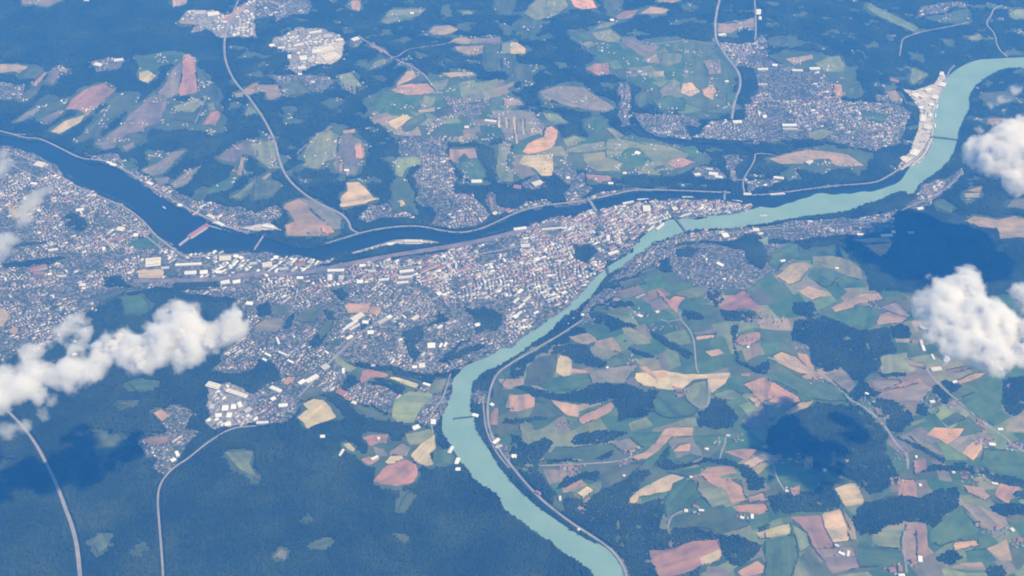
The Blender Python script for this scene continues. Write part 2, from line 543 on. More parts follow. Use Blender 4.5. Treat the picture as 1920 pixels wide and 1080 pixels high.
# built-up ground (survey units): spacing, street angle, kind, name phrase, outline
TOWNS = [
 (30, 20,'dense','the old town on the tongue of land between the two rivers',"985,425 1030,412 1110,396 1160,383 1200,377 1280,373 1330,374 1370,378 1400,384 1420,388 1380,402 1310,410 1265,411 1245,415 1220,432 1195,452 1182,475 1140,492 1128,510 1060,500 1000,470 970,450"),
 (34, 12,'dense','the inner city along the railway yard',"480,512 560,505 640,495 760,482 860,465 960,440 985,428 1000,470 1060,500 1128,512 1095,545 1060,580 1010,615 960,650 938,655 940,575 870,572 820,580 800,540 700,530 600,540 480,540"),
 (38, 30,'mid','the suburb behind the inner city',"480,540 600,540 700,530 800,540 830,575 800,620 790,640 830,660 850,690 840,705 790,700 730,690 690,690 660,680 640,720 600,740 570,745 560,760 545,790 480,800 450,760 480,740 520,715 515,690 480,670 470,600"),
 (34, 0,'mid','the hillside estate among the woods',"795,620 830,605 875,600 880,640 850,655 830,670 800,670 790,650"),
 (40, 35,'mid','the houses around the long brown field',"680,715 760,740 800,720 830,715 850,710 838,760 825,790 800,800 760,785 720,770 670,755 640,740"),
 (36, 15,'mid','the western suburb along the dark river',"-60,275 0,272 60,285 110,320 150,352 190,365 230,385 265,410 285,435 315,455 345,475 380,480 480,470 480,540 300,540 200,560 150,600 90,650 0,680 -60,700"),
 (34, 30,'industrial','the freight quarter south of the dam',"300,470 345,478 480,472 600,488 640,485 600,500 480,525 300,525"),
 (36, 25,'mid','the ribbon suburb on the far bank above the dam',"140,280 175,290 208,285 230,295 250,310 300,345 355,370 425,385 465,387 480,400 520,385 535,400 520,412 480,437 460,440 442,430 385,415 320,382 288,362 250,335 200,308"),
 (36, 10,'mid','the valley town with two arms north of the river',"745,270 760,255 840,255 843,302 855,318 855,360 890,365 912,392 916,405 890,430 850,432 805,420 820,405 812,388 790,392 780,375 782,358 777,330 792,310 762,305 745,285"),
 (34, 20,'mid','the small hillside suburb on the far bank',"672,405 692,392 725,382 738,398 768,400 778,408 750,412 710,412 685,420"),
 (36, 10,'mid','the large suburb upper right',"1350,80 1410,80 1418,70 1440,62 1440,112 1460,120 1505,132 1540,137 1560,152 1565,180 1580,190 1630,190 1690,198 1710,210 1702,238 1690,272 1640,285 1560,270 1500,260 1440,268 1380,265 1300,262 1330,228 1372,225 1395,225 1395,200 1422,165 1415,150 1410,130 1385,128 1365,112"),
 (34, 0,'mid','the terraces on the wooded slope beside the large suburb',"1185,212 1210,215 1260,215 1305,220 1318,235 1285,240 1300,262 1240,258 1210,250 1195,225"),
 (36, 80,'mid','the ribbon village in the woods',"1160,155 1180,150 1182,170 1180,190 1182,212 1180,238 1165,238 1160,205"),
 (34, 0,'mid','the cluster at the head of the ribbon village',"1168,132 1200,130 1192,145 1175,145"),
 (36, 5,'mid','the suburb south of the confluence',"1222,457 1285,437 1335,430 1400,427 1440,422 1475,416 1560,410 1615,407 1650,400 1685,393 1680,410 1675,432 1610,442 1540,445 1485,452 1440,450 1400,440 1360,455 1320,450 1272,460 1235,467 1185,500 1160,510 1150,510"),
 (44, 60,'sparse','the scattered villas on the south bank slope',"1235,467 1320,455 1400,460 1480,455 1500,480 1470,500 1440,520 1400,540 1330,545 1280,520 1220,500 1140,560 1095,595 1085,590 1130,540 1160,512 1185,500"),
 (34, 30,'mid','the suburb inside the river bend at right',"1692,390 1715,370 1725,352 1752,335 1778,330 1806,315 1810,330 1795,345 1765,360 1745,383 1730,397"),
 (40, 15,'industrial','the works at the top of the motorway',"350,22 365,18 410,22 425,30 440,15 462,5 470,-20 480,-20 480,68 437,72 415,70 387,55 357,62 370,50 335,42"),
 (38, 15,'sparse','the village above the bright yard',"480,-20 575,-20 585,15 575,28 542,30 517,40 512,30 480,38"),
 (40, 15,'industrial','the bright industrial yard',"497,85 517,72 562,50 605,55 627,62 645,75 645,88 635,117 620,122 590,120 575,132 555,140 540,130 542,100"),
 (44, 10,'sparse','the village below the bright yard',"495,142 542,140 600,142 635,150 640,170 672,180 670,160 635,155 605,172 587,172 530,162 512,150"),
 (44, 30,'sparse','the roadside village upper middle',"667,62 687,75 720,95 737,110 760,115 790,130 797,140 780,150 762,130 740,112 712,100 692,82"),
 (40, 10,'mid','the village among the meadows upper middle',"825,180 855,182 885,197 915,185 922,195 905,210 890,225 870,217 830,232 812,240 800,250 797,240 825,220 850,212 837,190"),
 (46, 0,'sparse','the hamlet at the upper left edge',"-20,150 50,160 32,190 -20,188"),
 (44, 20,'sparse','the hillside village above the river port',"1715,25 1727,10 1765,5 1815,2 1817,15 1790,15 1752,27 1715,35"),
 (40, 30,'industrial','the far works left of the river port',"395,722 425,715 480,740 480,790 425,805 395,805 388,748"),
 (40, 30,'mid','the built-up strip beyond the far works',"480,740 505,722 540,705 590,690 600,700 560,745 540,785 520,795 480,800"),
 (46, 30,'sparse','the hazy settlement in the forest clearing',"290,775 322,760 360,767 365,778 345,805 375,810 350,842 340,862 315,887 292,885 300,860 268,855 262,825 310,810 300,792"),
 (40, 20,'mid','the riverside houses north of the old town',"960,395 985,378 1020,375 1065,385 1060,365 1080,330 1095,320 1100,345 1112,355 1092,370 1110,378 1090,386 1025,388 960,402"),
 (34, 10,'mid','the narrow riverside row opposite the old town',"1090,374 1130,362 1185,352 1230,354 1225,358 1190,358 1150,365 1105,376"),
 (40, 70,'sparse','the side valley houses by the small dark stream',"1355,290 1380,288 1390,300 1375,320 1385,345 1372,340 1362,310"),
 (40, 20,'mid','the houses by the small stream mouth',"1398,340 1430,335 1470,330 1468,338 1420,355 1396,358"),
 (40, 40,'sparse','the houses on the green river weir bank',"890,730 915,735 912,757 890,762 884,745"),
 (40, 40,'sparse','the houses by the river road below the weir',"918,815 935,818 955,850 972,880 960,872 938,845"),
 (38, 20,'sparse','the wooded ridge estate above the river bend',"812,574 840,568 866,566 945,566 946,652 905,672 872,686 850,692 842,670 884,642"),
 (42, 20,'sparse','the hilltop hamlet above the confluence',"1298,326 1318,312 1345,312 1362,334 1325,337"),
 (42, 20,'sparse','the red-roofed hamlet above the river road',"982,342 1005,328 1024,340 1010,357 984,354"),
 (42, 70,'sparse','the blocks by the river road below the orange field',"908,366 925,360 933,384 952,390 956,402 935,403 918,394"),
 (42, 10,'sparse','the forest clearing hamlet upper left',"168,120 190,112 215,108 243,110 224,131 180,139"),
 (42, 20,'sparse','the outlying row left of the crossroads village',"652,84 672,68 684,74 664,91"),
 (36, 25,'mid','the suburb right of the left cloud',"330,545 400,540 480,540 474,600 482,690 440,700 395,695 420,660 455,630 462,590 440,562 380,556"),
 (44, 20,'sparse','the hamlet north of the notched ridge',"1640,180 1668,178 1690,182 1680,196 1650,192"),
 (44, 20,'sparse','the meadow cottages above the old town',"1035,318 1065,312 1085,325 1070,345 1050,340"),
]
# rivers (survey units)
DANUBE = """-340,200 -150,235 0,255 50,266 80,265 105,278 140,295 165,308 180,310 200,308 215,316 250,335 275,350 288,362 320,382 350,397 385,415 415,432 440,440
460,443 480,442 505,450 535,460 567,470 600,465 630,457 680,442 705,436 750,430 792,430 817,437 842,442 870,442 905,435 930,425 960,408 992,397 1025,389
1072,386 1100,380 1122,380 1155,372 1185,365 1222,361 1272,362 1335,364 1370,365 1395,370 1440,369 1490,362 1550,355 1600,351 1630,349 1665,339 1690,324 1702,318
1692,336 1680,345 1662,351 1647,356 1632,360 1615,359 1597,364 1580,363 1560,366 1545,362 1530,363 1515,371 1500,373 1487,380 1472,382 1458,389 1445,390 1422,387
1400,382 1370,377 1330,374 1280,372 1235,375 1200,377 1160,385 1115,393 1080,400 1035,410 992,420 960,427 920,437 890,447 860,458 830,458 827,453 800,448 762,446
740,450 715,457 695,465 655,473 635,475 610,482 580,486 542,482 512,472 480,470 465,470 425,467 375,472 350,475 325,460 312,450 285,430 272,412 250,390 225,375
190,362 160,352 150,345 130,330 112,320 87,305 62,290 32,275 0,278 -150,262 -340,228"""
INN = """1422,387 1445,390 1458,389 1472,382 1487,380 1500,373 1515,371 1530,363 1545,362 1560,366 1580,363 1597,364 1615,359 1632,360 1647,356 1662,351 1680,345 1692,336 1702,318
1715,307 1732,292 1740,278 1750,255 1750,200 1765,175 1775,145 1800,125 1830,112 1865,110 1920,107 2060,100 2180,85 2330,90
2330,112 2180,106 2060,120 1920,127 1880,130 1850,145 1830,160 1817,180 1820,195 1817,207 1800,237 1795,270 1785,297 1762,320 1740,335 1722,347 1717,362 1702,367 1697,357 1665,367
1652,376 1615,385 1600,395 1560,401 1515,406 1465,414 1440,420 1397,425 1350,430 1315,430 1285,435 1260,445 1235,455 1217,465 1200,480 1180,495 1150,510 1135,520
1122,540 1107,560 1080,580 1060,592 1047,607 1030,625 1000,642 980,662 960,673 930,690 910,697 892,712 885,727 885,747 882,772 890,785 895,810 910,832 925,857
945,885 960,905 985,930 1010,952 1040,972 1072,995 1100,1012 1130,1022 1150,1040 1165,1062 1172,1080 1200,1150 1215,1210
1165,1210 1150,1150 1115,1080 1100,1065 1075,1047 1047,1032 1035,1017 1005,1002 985,982 960,970 942,950 935,930 915,917 890,902 880,885 862,865 842,830 827,810 830,785
825,762 835,737 840,722 855,705 870,687 905,672 940,652 960,642 975,632 995,615 1015,602 1042,585 1065,567 1080,552 1095,540 1105,525 1120,515 1132,505 1140,500
1155,490 1180,477 1185,465 1200,447 1217,435 1235,422 1250,413 1267,411 1285,410 1310,407 1360,402 1400,395 1422,389"""
STREAM = "1190,222 1205,245 1240,262 1300,272 1350,274 1385,276 1404,284 1410,296 1405,312 1392,328 1386,345 1390,372"

# roads: name, width in metres, colour letter, label, line
ROADS = [
 ('motorway', 21,'c','pale motorway sweeping in a long arc down to the dark river',"470,-60 455,-20 437,25 424,60 420,82 422,112 432,140 450,165 480,200 500,232 515,262 522,295 530,320 550,347 580,372 620,392 642,402 655,417 657,430 672,437"),
 ('river_road', 20,'c','pale road following the far bank of the dark river',"610,457 640,448 675,437 705,430 750,424 792,424 830,433 865,437 900,430 930,417 960,402 992,391 1025,384 1072,380 1110,374 1150,365 1185,357 1222,356 1272,357 1335,360 1370,361"),
 ('river_road', 18,'c','pale road on the bank below the ridge downstream of the confluence',"1395,366 1440,365 1490,358 1550,350 1600,346 1640,343 1662,333 1700,308 1728,288 1742,262"),
 ('river_road', 18,'c','pale road on the far shore upstream of the dam',"-140,220 0,244 50,260 72,258 110,276 150,297 180,300 200,302 230,317 250,328 290,355 340,385 385,408 440,432 470,436"),
 ('trunk_road', 24,'c','broad pale road running down from the top edge to the large suburb',"1358,-60 1350,0 1345,15 1340,50 1345,82 1365,112 1385,132 1390,160 1377,190 1372,224"),
 ('road', 16,'c','straight road along the right side of the top works',"1412,-60 1415,0 1418,65 1415,75"),
 ('forest_road', 24,'c','wide straight pale cutting crossing the forest at lower left',"-20,740 25,780 52,810 82,857 110,917 122,952 135,985 145,1025 150,1080 156,1150"),
 ('forest_road', 15,'c','slim curved road through the forest right of the wide cutting',"480,800 440,800 395,825 350,862 335,870 315,887 300,907 295,935 299,985 303,1035 306,1080 309,1150"),
 ('valley_road', 18,'c','road on the inner bank of the green river bend',"1190,1150 1175,1075 1160,1047 1140,1025 1110,1005 1075,983 1040,957 1010,932 985,905 962,878 940,850 920,815 914,780 915,752 920,727 930,702 960,680 1000,658 1060,622 1095,598"),
 ('valley_road', 12,'c','thin second road behind the river bank road',"905,745 908,780 912,810 930,848 955,878"),
 ('farm_road', 12,'c','winding lane over the yellow hilltop fields',"1275,585 1275,600 1292,617 1302,640 1305,690 1310,700"),
 ('farm_road', 11,'c','branch lane left of the hilltop lane',"1275,600 1252,604 1240,600"),
 ('farm_road', 12,'c','curved lane around the round pale green field',"1287,748 1300,760 1318,768 1330,757 1330,725 1325,715"),
 ('farm_road', 12,'c','lane linking the pink fields to the hamlet by the river woods',"1010,874 1060,872 1110,870 1160,866 1185,858"),
 ('farm_road', 12,'c','short lane to the white farm above the lower woods',"1252,990 1257,972 1270,962 1287,957"),
 ('farm_road', 12,'c','short lane dropping from the white yards right of the pink fields',"1360,820 1360,832 1352,850 1350,862"),
 ('country_road', 16,'c','pale country road descending left of the lower right cloud shadow',"1440,671 1500,690 1540,702 1560,717 1580,737 1595,752 1615,760 1640,780 1660,800 1678,830 1702,855 1702,880"),
 ('country_road', 16,'c','straight country road running to the lower right corner',"1735,692 1765,727 1800,757 1835,787 1865,807 1885,822 1900,835 1990,880"),
 ('farm_road', 12,'c','lane to the small pink field left of the cloud shadow',"1437,850 1450,870 1455,895 1472,922"),
 ('farm_road', 14,'c','lane between the pale green fields at the bottom',"1700,980 1692,1010 1697,1050 1700,1075"),
 ('road', 12,'c','thin road looping on the wooded hill above the river port',"1817,42 1785,49 1740,57 1715,64 1692,72 1690,85 1687,105"),
 ('road', 14,'c','valley road zigzagging down to the green river top right',"1880,10 1862,17 1860,27 1847,45 1865,60 1870,90 1890,107"),
 ('road', 14,'c','pale road beside the small dark stream',"1450,290 1415,286 1416,300 1402,322 1392,340 1396,362"),
 ('road', 14,'c','road across the hills through the crossroads village upper middle',"672,68 720,98 742,112 765,92 807,86 845,80"),
 ('road', 12,'c','lane below the crossroads village',"742,112 790,133 810,160 825,175"),
 ('road', 12,'c','short road at the far left edge above the dark river',"-60,240 0,246 25,252 50,252"),
 ('river_road', 15,'c','pale embankment road along the western suburb shore',"-60,276 0,284 60,298 110,329 150,354 190,371 225,384 250,399 275,421 290,441 318,462 346,484 400,480 470,477"),
 ('harbour_road', 14,'c','road along the river port quay',"1790,122 1778,135 1772,160 1752,190 1745,220"),
 ('road', 14,'c','road into the inner suburb past the sheds',"560,745 600,700 640,660 680,620 720,600 790,570 830,555"),
 ('road', 14,'c','main street of the inner city',"640,520 720,510 800,498 880,480 960,466 1020,450 1100,425 1150,400"),
 ('road', 12,'c','road through the western suburb',"0,300 60,330 120,350 170,372 220,400 270,440 330,490 400,500"),
 ('road', 12,'c','road from the weir to the pale riverside fields',"845,700 835,735 825,755 805,780 812,812"),
 ('road', 12,'c','lane along the right bank suburb',"1690,395 1740,372 1780,352 1806,320"),
 ('road', 11,'c','lane over the pale upland below the upper road',"1200,88 1250,80 1300,76 1340,84"),
 ('road', 11,'c','lane along the clearing left of the motorway',"365,232 378,205 388,180"),
 ('street', 10,'c','upper street of the suburb south of the confluence',"1290,445 1400,433 1500,425 1600,420 1670,412"),
 ('field_lane', 9,'c','narrow lane beside the round field with orange corners',"555,290 575,270"),
]
RAILWAY = "250,528 400,527 480,512 530,516 580,511 640,498 705,485 780,472 855,461 930,446 985,430 1040,418"
RAIL2 = "1040,418 1080,430 1115,455 1132,490 1137,500 1141,514 1175,520 1240,500"

# large single buildings: sheet, x, y, length, depth (sheet units), image tilt in degrees, kind
# kinds: w white flat hall, c cream hall, g grey hall, r red roofed block
HALLS = {
(0,0): "1600,110,85,45,-8,w 1500,100,90,40,-5,g 890,455,70,26,-5,w 735,490,60,30,10,w 1690,172,24,20,0,w 650,5,40,20,0,w",
(1,0): "445,245,95,22,-4,w 120,345,40,30,-10,w 320,340,80,18,-10,w 250,430,28,40,0,w 355,440,55,50,-5,w 412,455,50,55,-5,g 345,515,60,25,-5,w 540,275,70,45,0,g 200,300,60,25,-8,g 625,305,60,25,-5,w 190,365,50,22,0,c 745,300,60,30,-20,w 270,375,60,22,-5,g 450,390,60,40,-5,w 520,345,50,20,-8,g 1760,915,90,20,5,w 1580,960,35,25,0,c 1170,105,30,20,0,w 330,560,30,20,0,w 520,370,120,70,-15,c 560,430,120,70,-15,c 1170,660,0,0,0,c",
(2,0): "1575,265,60,26,0,w 1848,95,40,60,5,w 750,155,30,24,0,w 1880,525,80,22,-5,w 1880,640,70,22,0,g 1690,920,70,30,-5,w 1860,140,25,35,0,w 1610,620,30,16,0,w 1895,880,30,30,0,w",
(3,0): "350,520,80,26,-4,w 220,535,80,20,-3,w 50,495,40,24,0,w 160,945,110,26,-3,w 165,975,110,20,-3,g 1110,720,60,35,-20,w 1165,730,60,30,-15,c 1305,640,60,35,-60,w 1250,735,60,30,-60,w 1225,790,40,24,0,w 1160,895,40,60,-75,w 1215,870,26,40,-70,w 1195,960,70,40,-70,c 1145,815,36,24,0,w 1300,560,30,40,-70,w 945,610,70,30,20,r 1180,830,20,20,0,g 1200,680,60,26,-20,w",
(0,1): "1150,895,115,80,-5,c 1415,912,200,22,-3,w 1430,975,90,32,-3,w 1530,970,60,36,-5,w 1690,1045,70,30,-8,w 1775,1040,60,30,-8,w 1770,850,36,30,-30,w 1808,862,34,26,-30,w 1690,865,90,44,-3,c 300,160,80,46,15,c 780,795,26,30,0,w 905,645,60,36,10,c 1020,690,36,30,0,w 255,305,50,20,10,w 600,500,60,24,-5,w 850,160,50,22,15,w 820,145,40,18,15,w 1125,300,50,20,25,w 1350,465,36,22,20,w 1585,550,80,24,28,c 1650,605,80,22,28,w 290,940,130,30,-8,r 300,980,100,24,10,r 375,985,30,20,0,w 620,1065,50,24,0,c 1645,970,50,24,0,w 470,1000,60,20,0,g 1240,940,60,24,-3,g 900,725,60,36,-30,r 1900,905,60,24,-5,g 400,800,70,18,-5,w",
(1,1): "85,915,75,44,-5,c 150,860,36,30,0,w 95,625,90,26,8,w 600,955,130,24,-3,w 555,1010,40,50,0,w 640,1010,40,40,0,g 1130,960,110,24,-5,w 1120,1005,110,22,-5,c 1100,1045,90,18,-5,w 960,1025,80,18,-5,w 1655,285,80,30,0,w 1180,735,140,22,0,c 1010,755,50,16,-15,w 800,920,50,26,0,w 680,205,36,22,0,w 1290,940,70,20,-25,r 1330,925,70,20,-25,r 1390,935,70,20,-25,r 1250,960,60,18,-25,r 330,1010,50,24,0,w 1890,505,50,30,-30,r 1760,440,26,60,75,r 1790,525,40,20,-30,c 780,1040,50,30,0,w 870,960,60,24,-4,g 210,945,70,24,-5,g 330,910,80,24,-5,r 1500,920,14,50,0,w",
(2,1): "1010,490,60,60,0,c 870,445,90,12,-12,w 1600,690,50,40,-10,w 100,770,70,30,-5,c 60,640,100,24,-8,w 300,640,160,16,-6,c 1510,230,70,30,10,w 1550,255,60,24,10,w 1390,235,50,24,-10,c 1480,195,50,20,10,g 940,75,40,30,15,w 190,300,80,36,-20,c 40,330,60,34,10,r 760,820,90,22,-18,w 750,785,60,24,-25,r 1310,535,90,12,-18,c 1220,490,40,30,-10,c 740,300,40,20,0,w 845,225,30,18,0,w 420,260,30,22,0,w 1765,380,60,20,0,w 1560,910,60,22,20,w 1110,625,100,14,-40,w 1040,640,90,14,-40,c 190,870,50,26,-20,w 1830,650,50,30,0,c 720,710,30,50,0,w",
(3,1): "890,690,90,20,-3,w 940,665,26,26,0,w 80,260,80,22,8,w 1025,120,70,50,-30,c 1020,160,40,20,-20,r 1100,70,90,40,-55,w 310,140,60,26,-35,c 690,685,50,16,0,w 1140,490,50,20,-10,w 1070,670,50,14,0,g 70,380,120,12,-3,w 110,885,40,16,-8,w 515,940,30,14,0,w",
(0,2): "1690,910,50,44,-5,w 1752,900,40,40,-5,w 1800,885,36,40,-20,w 1710,1030,50,30,-10,w 1780,800,190,30,14,c 1600,740,110,44,14,c 1640,965,50,30,-5,w 1720,965,40,40,0,w 1590,900,36,36,0,g 1860,925,60,30,-30,g 1870,125,40,40,-60,w 630,10,30,20,0,c",
(1,2): "760,225,110,36,-28,c 720,275,110,16,-28,w 690,300,100,14,-28,w 740,300,100,12,-28,c 700,378,60,20,-25,w 820,265,50,26,10,w 860,340,50,32,0,w 420,690,110,30,-30,w 345,715,60,26,-30,w 150,770,100,26,20,w 205,890,70,26,-5,w 130,840,40,24,-30,w 1315,440,60,44,0,w 1385,440,20,36,-60,w 1420,435,20,36,-60,w 165,405,20,56,-20,w 1195,230,70,24,-30,c 1375,50,40,30,-20,w 655,630,24,40,0,w 200,500,80,14,22,w 90,510,60,14,25,w 65,545,40,14,25,w 260,560,60,14,25,w 50,1020,90,18,-5,w 690,835,40,30,20,r 640,790,80,40,30,r 735,865,40,24,20,c 1245,590,50,40,0,c 1190,600,40,24,0,w 950,255,90,26,-28,g 1000,225,40,24,-28,w 1660,285,40,24,-20,w 1280,730,60,18,20,w 1645,960,50,24,15,w 1200,1050,60,30,-20,w 1330,1010,40,40,0,w 880,590,30,20,0,g 520,600,60,40,-30,g 1770,880,30,20,30,w",
(2,2): "50,200,70,14,-40,w 70,140,80,14,-40,w 30,100,70,14,-40,w 110,90,90,14,-40,c 390,40,60,26,-30,w 180,190,60,16,-30,w 190,90,14,60,0,r 60,30,60,20,-40,w 25,220,40,26,-30,w 960,215,50,26,15,c 1260,815,60,20,-5,w 1250,770,60,24,0,r 1750,655,90,16,-4,w 530,205,30,22,0,w 1770,450,26,20,0,w 1090,185,36,20,-20,c 715,603,22,18,0,w",
(3,2): "1260,615,100,36,-6,w 1150,420,30,60,-15,c 1165,460,30,50,-20,w 1235,525,24,50,-30,w 1100,410,60,24,0,w 1230,860,50,24,-10,c 1390,880,60,26,15,w 1580,1000,36,28,10,w 1610,1050,40,20,20,r 1400,710,50,18,-15,w 1740,1065,50,20,0,w 75,885,50,18,-25,w 815,930,22,50,-30,w 740,800,36,18,10,w",
(0,3): "1330,170,30,40,-20,w 1300,215,40,24,-30,w",
(1,3): "1800,75,70,20,-38,w 1460,140,30,50,30,w 1510,225,36,46,20,w 1515,285,40,26,0,w 890,200,60,16,-18,w 500,40,36,26,0,w 640,160,20,50,35,w 920,55,24,22,0,c 1820,115,60,16,-20,g",
(2,3): "195,460,56,20,30,w 1380,570,60,20,20,w 1420,595,50,16,0,w 1305,597,36,28,0,c 440,270,60,20,-10,r 480,285,40,18,0,w 845,245,40,22,10,r 900,145,60,20,-20,r 1345,345,36,22,0,c 1370,350,30,16,0,r 1725,650,40,26,10,c 1800,640,30,40,0,w 360,505,24,40,0,w 840,335,26,18,0,w 1460,135,36,18,10,w 1620,35,40,22,0,g 15,190,40,30,0,w 500,735,30,16,-30,w",
(3,3): "515,860,40,18,25,w 550,920,60,22,25,w 600,920,30,50,10,c 570,895,30,20,0,r 1140,960,44,50,0,w 1090,975,50,40,-10,r 930,1040,60,30,-10,r 990,1035,40,50,0,r 1000,1080,60,20,0,w 1680,100,60,26,10,w 1650,60,60,24,20,r 1620,0,40,16,0,w 1850,120,60,24,15,w 1810,95,30,22,0,r 1610,725,40,18,20,w 1720,720,50,24,-10,r 1830,740,36,30,-20,c 1890,820,50,40,20,r 1470,355,60,16,20,w 1560,375,60,16,20,r 1700,395,60,18,15,w 1640,370,40,16,10,r 930,395,26,24,0,w 1040,195,30,20,0,w 1110,195,22,24,0,w 1140,405,26,22,0,w 425,295,24,24,0,w 140,450,30,20,0,w 545,345,30,16,0,r 1390,310,30,18,0,w",
}
# hamlets: centre (survey units), number of houses, spread, place phrase
HAMLETS = [
 (1077,880,11,14,'in the hamlet by the river bend woods'),
 (1168,870,7,9,'at the lane crossing by the pink field'),
 (1183,847,6,9,'atop the long curved pink field'),
 (1303,898,6,9,'beside the notched salmon field'),
 (1312,957,7,8,'at the white farm above the lower woods'),
 (1397,970,7,9,'at the farm on the reddish brown field'),
 (1060,795,8,12,'between the two bright pink fields'),
 (1275,737,8,10,'at the farm on the yellow hilltop'),
 (1198,592,9,11,'left of the hilltop lane'),
 (1222,615,7,12,'below the hilltop lane junction'),
 (1185,675,9,14,'in the village by the woodland tip'),
 (1080,570,14,30,'on the slope above the green river'),
 (1100,600,10,14,'at the head of the wooded slope'),
 (1400,600,6,10,'by the tan triangular field'),
 (1435,600,12,16,'in the hamlet under the tan triangle'),
 (1330,560,14,26,'in the row above the wood strip'),
 (1400,640,7,11,'in the hamlet by the reddish field'),
 (1430,760,8,11,'by the red and pink fields'),
 (1455,600,10,14,'in the village left of the big wood'),
 (1500,655,8,9,'at the tip of the tan field'),
 (1532,712,8,9,'on the country road bend'),
 (1617,755,14,18,'in the village beside the cloud shadow'),
 (1650,790,8,12,'on the road into the cloud shadow'),
 (1748,755,10,12,'in the hamlet by the dark copse'),
 (1787,760,7,8,'at the farm right of the dark copse'),
 (1838,795,7,8,'beside the straight country road'),
 (1845,828,9,11,'in the village by the orange fields'),
 (1900,838,9,11,'in the village near the right edge'),
 (1823,898,16,30,'in the long village under the treeline'),
 (1690,855,10,16,'in the valley below the cloud shadow'),
 (1680,905,8,14,'by the square reddish field'),
 (1870,998,14,18,'in the village on the grey field'),
 (1912,1018,8,10,'by the right edge below the grey field'),
 (1712,1055,9,10,'at the bottom right lane farm'),
 (1680,1068,9,12,'in the bottom edge farm group'),
 (1578,1037,8,9,'at the farm on the grey slope'),
 (1460,865,6,12,'by the lane left of the cloud shadow'),
 (1480,920,4,6,'beside the small dull pink field'),
 (1500,860,6,14,'on the green slope under the shadow'),
 (1385,823,6,12,'in the yards right of the pink fields'),
 (1640,575,6,10,'under the long salmon field'),
 (1345,830,5,10,'beside the short lane'),
 (1260,612,5,10,'on the branch lane'),
 (180,122,8,10,'in the upper left forest clearing'),
]
# bridges: label, ends, width, kind
BRIDGES = [
 ('road_bridge','white road bridge crossing the dark river into the city','1104,375 1117,396',26,'beam'),
 ('suspension_bridge','slim white suspension bridge near the tip of the old town','1359,361 1358,377',14,'cable'),
 ('road_bridge','dark road bridge over the green river below the old town','1265,409 1287,437',16,'beam'),
 ('railway_bridge','dark steel railway bridge over the green river','1136,497 1141,515',14,'truss'),
 ('road_bridge','thin bridge below the dam across the dark river','476,471 496,441',14,'beam'),
 ('railway_bridge','long bridge across the green river beside the river port','1748,258 1800,264',14,'truss'),
 ('road_bridge','small bridge over the dark side stream','1374,339 1391,339',10,'beam'),
]
